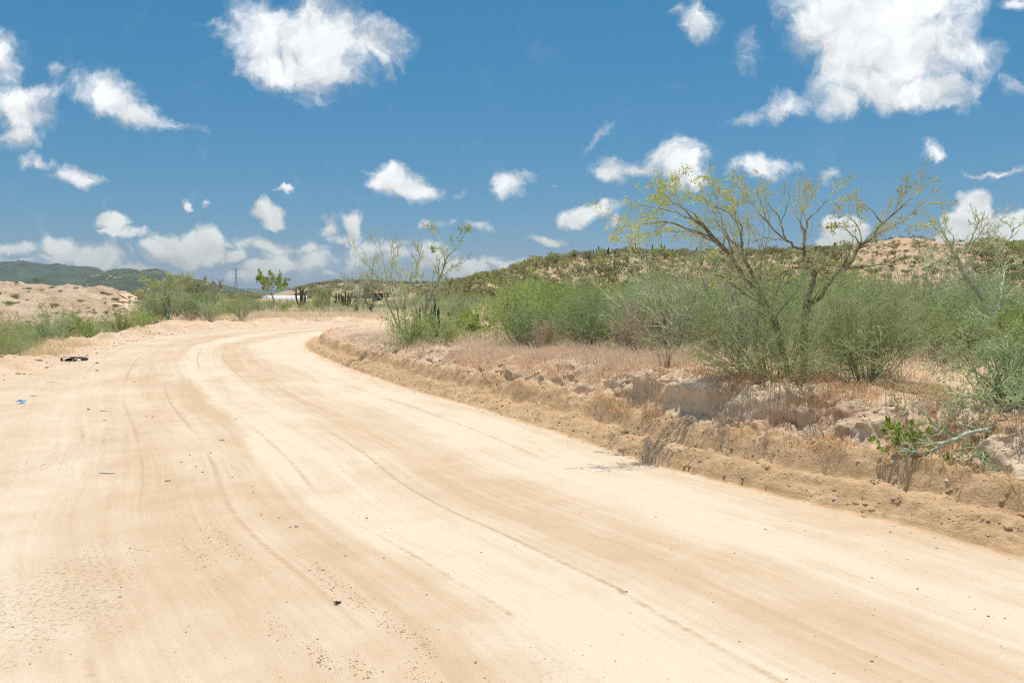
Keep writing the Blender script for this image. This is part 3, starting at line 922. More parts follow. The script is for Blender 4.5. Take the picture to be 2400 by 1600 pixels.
# ------------------------------------------------------------------ the trees that stand out, limb by limb
def zoom_pts(x0, y0, sc, pts, d, base, rr, jit=0.35):
    """limb points read from an enlarged detail, given depth about d, in the frame of a tree that stands at base"""
    out = []
    n = len(pts)
    dd = rr.normal(0, jit)
    for i, (a, b) in enumerate(pts):
        f = i / max(1, n - 1)
        p = at_depth(x0 + a / sc, y0 + b / sc, d + dd * f)
        out.append(p - base)
    return np.array(out)

def base_at(px, d, py=None):
    x = at_depth(px, 800, d)[0]
    return np.array([x, d, float(ground(x, d)[0])])

rr0 = np.random.default_rng(21)
# -- yellow-leaved palo verde and its darker companion over the bank
BA = base_at(1850, 9.05)
def za(pts, d=9.05, jit=0.35): return zoom_pts(1400, 380, 3.92, pts, d, BA, rr0, jit)
def zb(pts, d=8.6, jit=0.35): return zoom_pts(1800, 380, 3.92, pts, d, BB, rr0, jit)
limbsA = [
 za([(1760,1990),(1700,1680),(1640,1480),(1560,1320),(1470,1190),(1400,1110),(1330,1030),(1270,930),(1210,840),(1150,770)], jit=0),
 za([(1750,1990),(1690,1700),(1600,1420),(1500,1180),(1400,980),(1340,860),(1325,780)], jit=.05),
 za([(1150,770),(1050,700),(920,640),(780,590),(600,545),(450,560),(260,545)]),
 za([(1150,770),(1020,650),(900,540),(760,480),(620,440),(450,400),(230,395)]),
 za([(1210,840),(1050,720),(900,650),(740,640),(560,640),(400,650)]),
 za([(1020,640),(880,500),(780,420),(680,360),(600,290),(530,220)]),
 za([(1100,720),(960,560),(840,440),(730,330),(700,200)]),
 za([(1325,780),(1330,720),(1290,600),(1255,480),(1250,350),(1235,200)]),
 za([(1325,780),(1330,640),(1290,540),(1180,450),(1050,400),(960,300),(920,230)]),
 za([(1260,480),(1280,380),(1320,250),(1300,140)]),
 za([(1270,930),(1190,700),(1100,560),(1040,480),(980,330)]),
 za([(1300,800),(1180,640),(1120,460),(1090,300),(1070,180)]),
 za([(1400,980),(1330,1030),(1220,1020),(1160,960)]),
]
radA = [(.030,.019),(.026,.016),(.014,.003),(.014,.003),(.010,.003),(.010,.002),(.009,.002),(.012,.002),(.012,.002),(.008,.002),(.009,.002),(.008,.002),(.006,.002)]
PA = skeleton_tree(31, limbsA, radA, n1=7, n2=5, n3=5, ratio1=0.50, ratio2=0.6, wander=0.11, up=-0.03, twig=0.0025, lo=0.25)
leftmost = lambda e: (P_w(e, BA) < 1790)
def P_w(e, base):
    w = e + base
    return 1200 + FPX * w[:, 0] / w[:, 1]
def P_h(e, base):
    w = e + base
    return 690 - FPX * (w[:, 2] - CAM_H) / w[:, 1]
tip_leaves(PA, 800, 0.0165, 2, 0.018, lambda e: (P_w(e, BA) < 1640) & (P_h(e, BA) < 640))
tip_leaves(PA, 320, 0.016, 2, 0.018, lambda e: (P_w(e, BA) >= 1640) & (P_h(e, BA) < 600))
mA = thing("palo_verde_tree", [("trunk", PA.stems_mesh("palo_verde_limbs", M_OLIVE)), ("crown", PA.leaf_mesh("palo_verde_leaves", M_LYEL))], tuple(BA),
      label="leaning palo verde with yellow green leaves over the cut bank", cat="tree")

BB = base_at(1895, 9.3)
def zc(pts, d=9.3, jit=0.35): return zoom_pts(1400, 380, 3.92, pts, d, BB, rr0, jit)
def zd(pts, d=9.3, jit=0.35): return zoom_pts(1800, 380, 3.92, pts, d, BB, rr0, jit)
limbsB = [
 zc([(1900,1960),(1905,1700),(1910,1480),(1925,1310),(1960,1150),(2010,1010)], jit=0),
 zc([(2010,1010),(1950,910),(1905,850),(1900,790)], jit=.05),
 zc([(2010,990),(1900,960),(1780,980),(1680,1030),(1560,1090),(1440,1140)], jit=.2),
 zc([(1900,790),(1910,640),(1940,530),(2050,410),(2150,310),(2260,190)]),
 zc([(1910,640),(1850,540),(1810,450),(1760,360),(1700,280)]),
 zc([(1900,800),(1800,770),(1700,700),(1600,600),(1500,490),(1440,400),(1340,330)]),
 zc([(1750,735),(1690,600),(1660,500),(1590,420),(1530,330),(1520,250),(1555,190)]),
 zc([(1700,720),(1560,690),(1430,620),(1370,560)]),
 zc([(1690,560),(1740,420),(1780,350),(1880,290),(1900,240)]),
 zc([(1905,700),(1880,560),(1900,420),(1960,330),(2000,250)]),
 zc([(1600,600),(1540,470),(1480,330),(1380,230)]),
 zd([(335,1960),(325,1640),(335,1380),(470,1230),(580,1090),(680,1000),(760,910),(820,800),(850,750)], jit=0),
 zd([(850,750),(960,700),(1000,620),(1080,540),(1180,460),(1270,370),(1380,280),(1450,230)]),
 zd([(845,745),(740,640),(640,580),(550,600)]),
 zd([(850,750),(850,650),(780,530),(690,480),(640,420)]),
 zd([(1050,560),(940,430),(850,370),(800,320)]),
 zd([(980,670),(1150,580),(1300,490),(1400,400),(1500,370)]),
 zd([(1180,460),(1210,360),(1280,250),(1290,150)]),
 zd([(580,1090),(500,1040),(430,960),(400,880)]),
]
radB0 = [(.052,.034),(.030,.022),(.018,.006),(.022,.003),(.013,.003),(.022,.003),(.014,.003),(.010,.003),(.010,.003),(.010,.003),(.010,.003),(.058,.026),(.022,.003),(.012,.003),(.014,.003),(.011,.003),(.013,.003),(.010,.003),(.016,.005)]
radB = [(a * .72, b * .72) for a, b in radB0]
PB = skeleton_tree(32, limbsB, radB, n1=7, n2=5, n3=5, ratio1=0.46, ratio2=0.58, wander=0.11, up=0.04, twig=0.0026, lo=0.3)
tip_leaves(PB, 260, 0.017, 2, 0.02, lambda e: (P_w(e, BB) > 1930) & (P_h(e, BB) < 640))
thing("forked_tree", [("trunk", PB.stems_mesh("forked_tree_limbs", M_OLIVE)), ("crown", PB.leaf_mesh("forked_tree_leaves", M_LYEL))], tuple(BB),
      label="dark barked forked tree with bare spreading branches behind the leaning palo verde", cat="tree")

# -- two bare trees at the right edge
BC = base_at(2440, 10.2)
def ze(pts, d=10.2, jit=0.4): return zoom_pts(1800, 380, 3.92, pts, d, BC, rr0, jit)
limbsC = [
 ze([(2500,1980),(2330,1760),(2180,1560),(2080,1400),(1950,1230),(1820,1050),(1750,900),(1690,820)], jit=0),
 ze([(1690,820),(1640,700),(1590,630),(1500,590),(1400,550),(1330,510)]),
 ze([(1750,890),(1860,780),(1930,680),(2010,570),(2120,470)]),
 ze([(1740,950),(1560,935),(1430,920),(1380,880)]),
 ze([(1720,880),(1650,850),(1580,810),(1480,800),(1455,700)]),
 ze([(1800,840),(1900,640),(1930,540),(1890,400)]),
 ze([(1690,820),(1700,690),(1640,600),(1600,520)]),
 ze([(1950,1230),(2050,1050),(2200,950),(2350,900)]),
 ze([(1850,1090),(1900,900),(2000,760),(2100,700)]),
 ze([(2180,1560),(2140,1300),(2160,1100),(2150,1020)]),
 ze([(2150,1020),(2100,860),(2170,760),(2250,640),(2230,550)]),
 ze([(2100,860),(2090,700),(2080,560)]),
 ze([(2250,640),(2330,560),(2420,520)]),
 ze([(1860,1090),(1740,1100),(1640,1180),(1540,1210)]),
]
radC = [(.045,.022),(.016,.003),(.016,.003),(.010,.003),(.012,.003),(.012,.003),(.010,.003),(.014,.003),(.012,.003),(.022,.014),(.014,.003),(.010,.003),(.008,.003),(.008,.003)]
PC = skeleton_tree(33, limbsC, radC, n1=7, n2=6, n3=4, ratio1=0.46, wander=0.12, up=0.03, twig=0.0026, lo=0.25)
thing("bare_tree", [("trunk", PC.stems_mesh("bare_tree_limbs", M_PALE))], tuple(BC), label="leafless pale green tree with crooked branches at the thicket's right end", cat="tree")

# -- many-stemmed tree on the inside of the bend
BM = base_at(965, 19.8)
def zm(pts, d=19.8, jit=0.6): return zoom_pts(500, 500, 3.92, pts, d, BM, rr0, jit)
limbsM = [
 zm([(1800,1240),(1790,1190),(1700,1050),(1660,950),(1600,830),(1570,740),(1540,640),(1480,560),(1420,480),(1330,410),(1280,370)], jit=.2),
 zm([(1800,1240),(1720,1040),(1690,900),(1640,740),(1600,640),(1570,520),(1560,400),(1490,290)]),
 zm([(1810,1240),(1770,1100),(1760,960),(1760,800),(1755,700),(1800,640),(1860,590)]),
 zm([(1930,1260),(1940,1150),(1950,900),(1990,780),(2020,700),(2080,600),(2120,480),(2160,380)], jit=.1),
 zm([(2160,380),(2240,320),(2300,200),(2340,140)]),
 zm([(2160,390),(2120,290),(2050,200),(1980,110)]),
 zm([(2020,700),(1940,680),(1880,600),(1800,560),(1750,530),(1700,490)]),
 zm([(1880,600),(1870,480),(1900,400),(1850,300)]),
 zm([(2090,580),(2200,490),(2320,440)]),
 zm([(1800,1240),(1840,1050),(1830,900),(1760,760),(1720,640),(1680,520),(1640,400)]),
 zm([(1600,830),(1560,700),(1470,600),(1400,560)]),
 zm([(1980,1250),(2020,1000),(2040,860),(2090,700),(2100,620)]),
 zm([(2160,1250),(2130,1130),(2140,1040),(2180,960)]),
 zm([(2130,1240),(2200,1160),(2280,1100),(2310,1040)]),
 zm([(2120,290),(2060,330),(2010,330)]),
]
radM0 = [(.06,.006),(.05,.006),(.045,.010),(.085,.035),(.032,.006),(.022,.006),(.034,.008),(.02,.006),(.02,.006),(.04,.006),(.02,.006),(.03,.008),(.03,.01),(.025,.006),(.014,.006)]
radM = [(a * .5, min(b * .6, .004 if a < .05 else b * .6)) for a, b in radM0]
PM = skeleton_tree(34, limbsM, radM, n1=8, n2=6, n3=5, ratio1=0.42, ratio2=0.58, wander=0.11, up=0.06, twig=0.0048, lo=0.25)
for c, n in (((2025,330), 90), ((2275,150), 30), ((2345,140), 40), ((2190,235), 22), ((2130,450), 16), ((2270,235), 14)):
    cc = at_depth(500 + c[0] / 3.92, 500 + c[1] / 3.92, 19.8) - BM
    PM.leaves(cc + PM.r.normal(0, 0.045, (n, 3)) * np.array([.7, 1, 1.2]), 0.034)
thing("many_stemmed_tree", [("trunk", PM.stems_mesh("many_stemmed_limbs", M_WHITE)), ("crown", PM.leaf_mesh("many_stemmed_leaves", M_LGREEN))], tuple(BM),
      label="tall many stemmed bare tree with pale bark inside the road bend", cat="tree")

# columnar cacti
def cactus(seed, stems, ribs=9):
    """stems: (x, y, bend outwards, z start, height, radius)"""
    r = np.random.default_rng(seed)
    V = []; Qd = []; n = 0
    for (x, y, bx, by, z0, h, rad) in stems:
        k = 11; m = ribs * 2
        f = np.linspace(0, 1, k)
        prof = rad * np.where(f < 0.85, 0.82 + 0.18 * np.minimum(1, f * 5), 1.0) * np.sqrt(np.clip(1 - ((f - 0.8) / 0.2).clip(0, 1) ** 2.2, 0.02, 1))
        cx = x + bx * np.minimum(1, f * 1.7) ** 1.1 + 0.012 * np.sin(f * 9 + seed); cy = y + by * np.minimum(1, f * 1.7) ** 1.1
        cz = z0 + h * np.clip(f ** 1.15, 0, 1)
        a = np.arange(m) * 2 * np.pi / m
        rib = np.where(np.arange(m) % 2 == 0, 1.0, 0.76)
        ring = np.stack([cx[:, None] + prof[:, None] * rib * np.cos(a), cy[:, None] + prof[:, None] * rib * np.sin(a), np.repeat(cz[:, None], m, 1)], -1)
        V.append(ring.reshape(-1, 3))
        b = n + (np.arange(k - 1)[:, None] * m); j = np.arange(m)[None, :]; j2 = (j + 1) % m
        Qd.append(np.stack([b + j, b + j2, b + m + j2, b + m + j], -1).reshape(-1, 4))
        n += k * m
    return np.concatenate(V), np.concatenate(Qd)

M_CACT = mat_plain("cactus_skin", (0.12, 0.145, 0.07), 0.8, 0.2, 0.3, 6.0)
def cactus_thing(seed, base, count, h, spread, rad, label, group=None, name="organ_pipe_cactus"):
    r = np.random.default_rng(seed)
    root = link(name, None, tuple(base), label=label, cat="cactus", group=group)
    for i in range(count):
        a = r.uniform(0, 6.28)
        q = r.uniform(0.2, 1.0) if i else 0.0
        v, qd = cactus(seed * 31 + i, [(spread * .25 * q * math.cos(a), spread * .25 * q * math.sin(a), spread * q * math.cos(a), spread * q * math.sin(a), -0.05, h * r.uniform(.65, 1.0) if i else h, rad * r.uniform(.8, 1.15))])
        link("stem", mesh_from("cactus_stem", v, quads=qd, mats=[M_CACT]), parent=root)
    return root
cb = base_at(1020, 19.6); cactus_thing(5, cb, 7, 1.0, 0.42, 0.034, "dark organ pipe cactus among the roots of the many stemmed tree")
cb = base_at(985, 20.3); cactus_thing(6, cb, 4, 0.9, 0.24, 0.032, "short dark cactus clump beside the pale trunk in the bend")

# ------------------------------------------------------------------ shrubs close to the road
def put_shrub(name, P, px, d, label, stems_mat, leaf_mat=None, rotz=0.0, scale=1.0, cat="shrub", group=None, dz=0.0):
    b = base_at(px, d); b[2] += dz
    parts = [("stems", P.stems_mesh(name + "_stems", stems_mat))]
    if P.lv: parts.append(("foliage", P.leaf_mesh(name + "_leaves", leaf_mat)))
    return thing(name, parts, tuple(b), rotz, scale, label, cat, group)

put_shrub("twiggy_shrub", shrub(101, h=1.0, spread=1.1, n0=30, n1=11, n2=8, n3=2, r0=0.010, lean=1.25, wander=0.09, leaf=0.35, leafsize=0.011, up=0.03, ratio1=.5, ratio2=.5), 1815, 8.75,
          "dense sage green twiggy shrub at the foot of the leaning palo verde", M_SAGE, M_LSAGE)
put_shrub("twiggy_shrub", shrub(102, h=1.0, spread=1.0, n0=28, n1=12, n2=9, n3=2, r0=0.010, lean=1.0, wander=0.10, leaf=0.5, leafsize=0.012, up=0.05), 2035, 8.75,
          "dense dark green twiggy shrub below the dark forked tree", M_SAGE, M_LSAGE)
put_shrub("twiggy_shrub", shrub(103, h=.78, spread=1.1, n0=22, n1=12, n2=10, n3=2, r0=0.012, lean=1.5, wander=0.16, leaf=0.8, leafsize=0.014, up=0.0, droop=0.03), 2390, 6.9,
          "sprawling green shrub hanging over the bank at the far end", M_BLUEG, M_LSAGE)
put_shrub("leafy_sprig", shrub(104, h=0.62, spread=1.0, n0=9, n1=7, n2=5, r0=0.005, lean=1.6, wander=0.2, leaf=0.9, leafsize=0.016, up=0.0, twig_r=.0016), 2090, 7.2,
          "low straggling plant with small yellow green leaves on the bank face", M_DRY, M_LYEL)
put_shrub("leafy_sprig", shrub(105, h=0.26, spread=1.0, n0=12, n1=7, n2=6, r0=0.004, lean=1.3, wander=0.2, leaf=2.2, leafsize=0.020, up=0.0, twig_r=.0016), 2140, 6.55,
          "small glossy green plant between windrow and bank", M_SAGE, M_LGREEN)
put_shrub("dry_sapling", shrub(106, h=0.36, spread=.8, n0=5, n1=6, n2=4, r0=0.006, lean=.5, wander=0.09, up=0.05, twig_r=.0015), 1556, 9.75,
          "small bare brown sapling on the corner of the cut bank", M_BROWN, rotz=.5)
put_shrub("dry_shrub", shrub(107, h=.8, spread=1.1, n0=24, n1=10, n2=8, n3=2, r0=0.009, lean=1.2, wander=0.16, leaf=0.3, leafsize=0.016, up=0.02), 1500, 12.5,
          "pinkish dry twiggy shrub behind the grassy bank top", M_DRY, M_LDRY)
put_shrub("dry_shrub", shrub(108, h=.55, spread=1.1, n0=20, n1=9, n2=8, n3=1, r0=0.007, lean=1.2, wander=0.16, leaf=0.5, leafsize=0.018, up=0.02), 1285, 15.5,
          "low pinkish dry shrub with tan seed heads on the bank top", M_DRY, M_LDRY)
put_shrub("leafy_shrub", shrub(109, h=0.8, spread=1.3, n0=38, n1=10, n2=8, r0=0.007, lean=1.4, wander=0.16, leaf=1.6, leafsize=0.02, up=0.05), 985, 19.0,
          "green leafy undergrowth round the stems of the tall bare tree", M_SAGE, M_LSAGE)
put_shrub("leafy_shrub", shrub(110, h=0.65, spread=1.2, n0=24, n1=9, n2=7, r0=0.007, lean=1.3, wander=0.16, leaf=2.4, leafsize=0.034, up=0.02), 1110, 23.5,
          "rounded bright green bush on bare orange soil", M_SAGE, M_LGREEN)
put_shrub("leafy_shrub", shrub(111, h=0.6, spread=1.2, n0=24, n1=9, n2=7, r0=0.007, lean=1.3, wander=0.16, leaf=1.6, leafsize=0.02, up=0.05), 1045, 18.3,
          "dense green bush at the right foot of the many stemmed tree", M_SAGE, M_LSAGE)
# fallen bough over the bank
BF = base_at(2400, 6.7); BF[2] += 0.32
def zf(pts, d=6.5): return zoom_pts(1900, 800, 3.136, pts, d, BF, rr0, 0.12)
PF = skeleton_tree(35, [zf([(1568,620),(1420,610),(1290,650),(1170,660),(1080,690),(960,650),(880,590),(780,480)]), zf([(1300,650),(1050,720),(900,790),(740,815),(640,770)], 6.35), zf([(1200,640),(1060,590),(1010,470),(1080,380)]), zf([(1500,600),(1380,520),(1280,320)]), zf([(980,660),(860,700),(740,650)])],
                   [(.022,.006),(.020,.008),(.010,.003),(.012,.003),(.008,.003)], n1=7, n2=5, n3=3, ratio1=.35, wander=.15, up=.01, twig=.0018, lo=.2)
thing("fallen_bough", [("limb", PF.stems_mesh("fallen_bough_limb", M_PALE))], tuple(BF), label="low crooked grey green bough reaching out over the bank", cat="branch")

# ------------------------------------------------------------------ thicket between bank and hill
def kinds(defs):
    out = []
    for d in defs:
        st, lf = d.pop('mats')
        P = shrub(**d)
        out.append(([("stems", P.stems_mesh("thicket_stems", st))] + ([("foliage", P.leaf_mesh("thicket_leaves", lf))] if P.lv else []),
                    P.joined("thicket_shrub", [st, lf])))
    return out
K_SAGE = kinds([dict(seed=201, h=1.9, spread=1.0, n0=22, n1=10, n2=8, r0=0.016, lean=0.95, leaf=1.6, leafsize=0.032, twig_r=.0045, mats=(M_SAGE, M_LSAGE)),
                dict(seed=202, h=2.1, spread=1.0, n0=18, n1=11, n2=8, r0=0.018, lean=0.75, wander=.14, leaf=1.2, leafsize=0.032, twig_r=.0045, mats=(M_BLUEG, M_LSAGE)),
                dict(seed=203, h=1.6, spread=1.2, n0=26, n1=10, n2=7, r0=0.014, lean=1.2, leaf=1.8, leafsize=0.032, twig_r=.0045, mats=(M_BLUEG, M_LSAGE)),
                dict(seed=204, h=2.3, spread=.9, n0=12, n1=10, n2=9, r0=0.024, lean=0.7, wander=.16, leaf=.9, leafsize=0.03, twig_r=.0045, mats=(M_PALE, M_LSAGE))])
K_BRIGHT = kinds([dict(seed=211, h=1.9, spread=1.1, n0=22, n1=11, n2=8, r0=0.016, lean=1.0, leaf=2.6, leafsize=0.036, twig_r=.0045, mats=(M_SAGE, M_LGREEN)),
                  dict(seed=212, h=2.2, spread=1.0, n0=16, n1=11, n2=9, r0=0.020, lean=0.85, leaf=2.4, leafsize=0.036, twig_r=.0045, mats=(M_OLIVE, M_LGREEN))])
K_DRY = kinds([dict(seed=221, h=1.2, spread=1.1, n0=22, n1=9, n2=7, r0=0.011, lean=1.1, wander=.16, leaf=.5, leafsize=0.026, twig_r=.0038, mats=(M_DRY, M_LDRY)),
               dict(seed=222, h=1.0, spread=1.1, n0=20, n1=9, n2=7, r0=0.010, lean=1.2, wander=.18, leaf=.9, leafsize=0.026, twig_r=.0038, mats=(M_DRY, M_LDRY))])
K_BARE = kinds([dict(seed=231, h=2.6, spread=.9, n0=7, n1=9, n2=7, r0=0.034, lean=0.6, wander=.14, leaf=.15, leafsize=0.03, twig_r=.005, mats=(M_WHITE, M_LSAGE)),
                dict(seed=232, h=2.4, spread=.9, n0=9, n1=8, n2=7, r0=0.028, lean=0.7, wander=.16, leaf=.4, leafsize=0.03, twig_r=.005, mats=(M_PALE, M_LSAGE))])

rz = random.Random(77)
def place_all(items, near=32.0, cat="shrub"):
    """items: (name, kind, x, y, scale, label, group)"""
    zs = ground([i[2] for i in items], [i[3] for i in items])
    for (name, kind, x, y, sc, label, group), z in zip(items, zs):
        parts, single = kind
        pp = parts if math.hypot(x, y) < near else [(name, single)]
        thing(name, pp, (x, y, float(z)), rz.uniform(0, 6.28), sc, label, cat, group)

def scatter(n, p0, p1, d0, d1, mind, test=None, seed=1, tries=30):
    """spots spread over a sector of the land (photo columns p0..p1, distances d0..d1), at least mind(y) apart"""
    r = np.random.default_rng(seed)
    M = n * tries
    d = np.exp(r.uniform(math.log(d0), math.log(d1), M)); px = r.uniform(p0, p1, M)
    x = (px - 1200) / FPX * d
    ok = np.ones(M, bool) if test is None else test(x, d)
    x, d = x[ok], d[ok]
    md = np.broadcast_to(mind(d), d.shape) ** 2
    got = []
    gx_, gy_ = np.empty(n), np.empty(n)
    c = 0
    for i in range(len(x)):
        if c >= n: break
        if c == 0 or np.min((gx_[:c] - x[i]) ** 2 + (gy_[:c] - d[i]) ** 2) > md[i]:
            gx_[c], gy_[c] = x[i], d[i]; c += 1
    return list(zip(gx_[:c].tolist(), gy_[:c].tolist()))

G_TH = "shrubs of the thicket between bank and hill"
KIND = {'sage': K_SAGE, 'bright': K_BRIGHT, 'dry': K_DRY, 'bare': K_BARE}
NAME = {'sage': "grey_green_shrub", 'bright': "bright_green_shrub", 'dry': "dry_shrub", 'bare': "bare_small_tree"}
LOOK = {'sage': "grey green twiggy shrub", 'bright': "bright green leafy shrub", 'dry': "pinkish dry shrub", 'bare': "bare pale limbed small tree"}
def thicket_label(k, x, y, sc, lo, hi):
    px = 1200 + FPX * x / y
    size = "low " if sc < lo else "tall " if sc > hi else ""
    if y < 17: place = ("right behind the grassy bank top" if px < 1650 else "behind the leaning palo verde" if px < 1860 else "behind the dark forked tree" if px < 2060 else "between the forked tree and the leafless tree" if px < 2280 else "beside the leafless tree")
    elif px < 1180: place = "behind the many stemmed tree in the bend"
    elif y > 42: place = "along the hill foot below the bare knoll" if px > 1900 else "along the hill foot behind the palo verdes" if px > 1600 else "along the hill foot beyond the bright green patch" if px > 1300 else "along the hill's low left end"
    elif px > 2050: place = "in the thicket behind the leafless right hand tree"
    elif px > 1600: place = "deep in the thicket behind the leaning palo verde" if px < 1850 else "deep in the thicket behind the dark forked tree"
    else: place = "in the thicket behind the low dry shrub" if px < 1340 else "in the thicket behind the bank's dry grass" if px < 1480 else "in the thicket behind the brown sapling"
    return size + LOOK[k] + " " + place

def thicket_test(x, y):
    t = sdist(x, y, R_line)[0]
    return (t > 2.4) & ~((y < 12.3) & (x < 1.8)) & ~((y < 26) & (x / y < 0.0))
spots = scatter(16, 1930, 2500, 9.4, 13.5, lambda y: 0.8, thicket_test, seed=6) + scatter(265, 1040, 2480, 10.5, 80, lambda y: 0.45 + 0.026 * y, thicket_test, seed=5)
items = []
for (x, y) in spots:
    px = 1200 + FPX * x / y
    u = rz.random()
    k = 'sage'
    if 1150 < px < 1450 and 16 < y < 40: k = 'bright' if u < .8 else 'sage'
    elif u < .14: k = 'dry' if y < 34 else 'sage'
    elif u < .24: k = 'bare'
    elif u < .36: k = 'bright'
    sc = rz.choice((rz.uniform(.34, .5), rz.uniform(.45, .62), rz.uniform(.5, .82))) * (1.25 if k == 'bare' else 1.0) * (0.75 if y < 14 else 0.85 if y < 17 else 1.0 + 0.25 * min(1, max(0, (y - 30) / 40)))
    if 1930 < px < 2330: sc *= .85
    items.append((NAME[k], rz.choice(KIND[k]), x, y, sc, thicket_label(k, x, y, sc, .48, .66), G_TH))
place_all(items)

# ------------------------------------------------------------------ far shrubs: leaf clumps on a few stems
def clump_shrub(seed, w, h, n, size, mats, stems=6, open_=0.0):
    P = Plant(seed); r = P.r
    az = r.uniform(0, 6.28, stems); inc = r.uniform(0.1, 0.8, stems)
    D = np.stack([np.sin(inc) * np.cos(az), np.sin(inc) * np.sin(az), np.cos(inc)], -1)
    s0 = P.grow(np.zeros((stems, 3)) + np.array([0, 0, -0.1]), D, np.full(stems, h * .95), 4, 0.15)
    P.tubes(s0, taper(np.full(stems, 0.035 * h), np.full(stems, 0.012 * h), 4), 3)
    c = r.integers(4, 8)
    cen = np.stack([r.normal(0, w * .28, c), r.normal(0, w * .28, c), h * r.uniform(0.35, 0.85, c)], -1)
    rad = r.uniform(.22, .42, c)
    i = r.integers(0, c, n)
    d = unit(r.normal(size=(n, 3))) * (r.random((n, 1)) ** 0.45)
    pts = cen[i] + d * (rad[i][:, None] * np.array([w, w, h * .75]))
    pts[:, 2] = np.abs(pts[:, 2])
    P.leaves(pts, size, 1.5)
    return P.joined("far_shrub", mats)

FAR = {
 'dark': [clump_shrub(301 + i, 1.5, 1.1, 270, 0.12, [M_BROWN, M_LFAR]) for i in range(4)],
 'sage': [clump_shrub(311 + i, 1.4, 1.1, 260, 0.115, [M_BROWN, M_LFARS]) for i in range(3)],
 'bright': [clump_shrub(321 + i, 1.8, 1.4, 340, 0.12, [M_BROWN, M_LFARG]) for i in range(3)],
 'brown': [clump_shrub(331 + i, 1.2, 1.2, 80, 0.09, [M_BROWN, M_LFAR], 18) for i in range(2)],
}
FLOOK = {'dark': "dark olive shrub", 'sage': "grey green shrub", 'bright': "bright green bush", 'brown': "brownish leafless bush"}
FNAME = {'dark': "hillside_shrub", 'sage': "hillside_shrub", 'bright': "hillside_bush", 'brown': "leafless_bush"}

def hill_test(x, y):
    t = y / np.interp(x / y, SKY_A, SKY_D)
    rk = np.random.default_rng(8).random(len(x))
    bare = fbm(x, y, 13, 3, seed=50.0)
    return (hill_z(x, y) > 0.2) & (t < 1.10) & (rk > 0.55 * knoll(x, y)) & (bare < 0.28 + 0.5 * rk)
hs = scatter(1700, 1000, 2500, 52, 165, lambda y: 0.9 + 0.004 * y, hill_test, seed=9, tries=8)
hs.sort(key=lambda p: p[1])
hz_ = ground([p[0] for p in hs], [p[1] for p in hs])
G_HILL = "shrubs on the slope of the hill"
stuffV, stuffQ, stuffI, stuffR, sn = [], [], [], [], 0
cacheM = {}
def mesh_arrays(me):
    if me.name not in cacheM:
        v = np.empty(len(me.vertices) * 3, np.float32); me.vertices.foreach_get('co', v)
        l = np.empty(len(me.loops), np.int32); me.loops.foreach_get('vertex_index', l)
        mi = np.empty(len(me.polygons), np.int32); me.polygons.foreach_get('material_index', mi)
        ra = np.empty(len(me.vertices), np.float32); me.attributes['rad'].data.foreach_get('value', ra)
        cacheM[me.name] = (v.reshape(-1, 3), l.reshape(-1, 4), mi, ra)
    return cacheM[me.name]
n_obj = 0
ALLM = [M_BROWN, M_LFAR, M_LFARS, M_LFARG]
SLOT = {'dark': 1, 'sage': 2, 'bright': 3, 'brown': 1}
for (x, y), z in zip(hs, hz_):
    u = rz.random()
    kn = float(knoll(np.array([x]), np.array([y]))[0])
    k = 'dark' if u < .42 else 'sage' if u < .78 else 'bright' if u < .95 else 'brown'
    sc = rz.choice((.5, .65, .8, 1.0, 1.25)) * rz.uniform(.85, 1.15) * (1 - .5 * kn)
    me = rz.choice(FAR[k]); a = rz.uniform(0, 6.28)
    if n_obj < 290:
        n_obj += 1
        px = 1200 + FPX * x / y
        t = y / float(np.interp(x / y, SKY_A, SKY_D))
        place = "on the bare knoll" if kn > .4 else "below the bare knoll" if px > 1950 else "at the left end of the hill" if px < 1200 else "on the lower slope of the hill" if t < .7 else "on the upper slope of the hill"
        size = "low " if sc < .75 else "large " if sc > 1.0 else ""
        thing(FNAME[k], [(FNAME[k], me)], (x, y, float(z) - .02), a, sc, size + FLOOK[k] + " " + place, "shrub", G_HILL)
    else:
        v, q, mi, ra = mesh_arrays(me)
        c_, s_ = math.cos(a), math.sin(a)
        w = v * sc
        w = np.stack([w[:, 0] * c_ - w[:, 1] * s_ + x, w[:, 0] * s_ + w[:, 1] * c_ + y, w[:, 2] + z - .02], -1)
        # farther ones keep two leaves in three
        keep = np.ones(len(q), bool); keep[(mi == 1) & (np.arange(len(q)) % 3 == 0)] = False
        stuffV.append(w); stuffQ.append(q[keep] + sn); stuffI.append(np.where(mi[keep] == 0, 0, SLOT[k])); stuffR.append(ra); sn += len(w)
link("hill_scrub", mesh_from("hill_scrub", np.concatenate(stuffV), quads=np.concatenate(stuffQ), mats=ALLM, mat_idx=np.concatenate(stuffI), attrs={'rad': np.concatenate(stuffR)}, smooth=False), kind='stuff',
     label="scrub covering the upper slope and crest of the hill", cat="scrub")

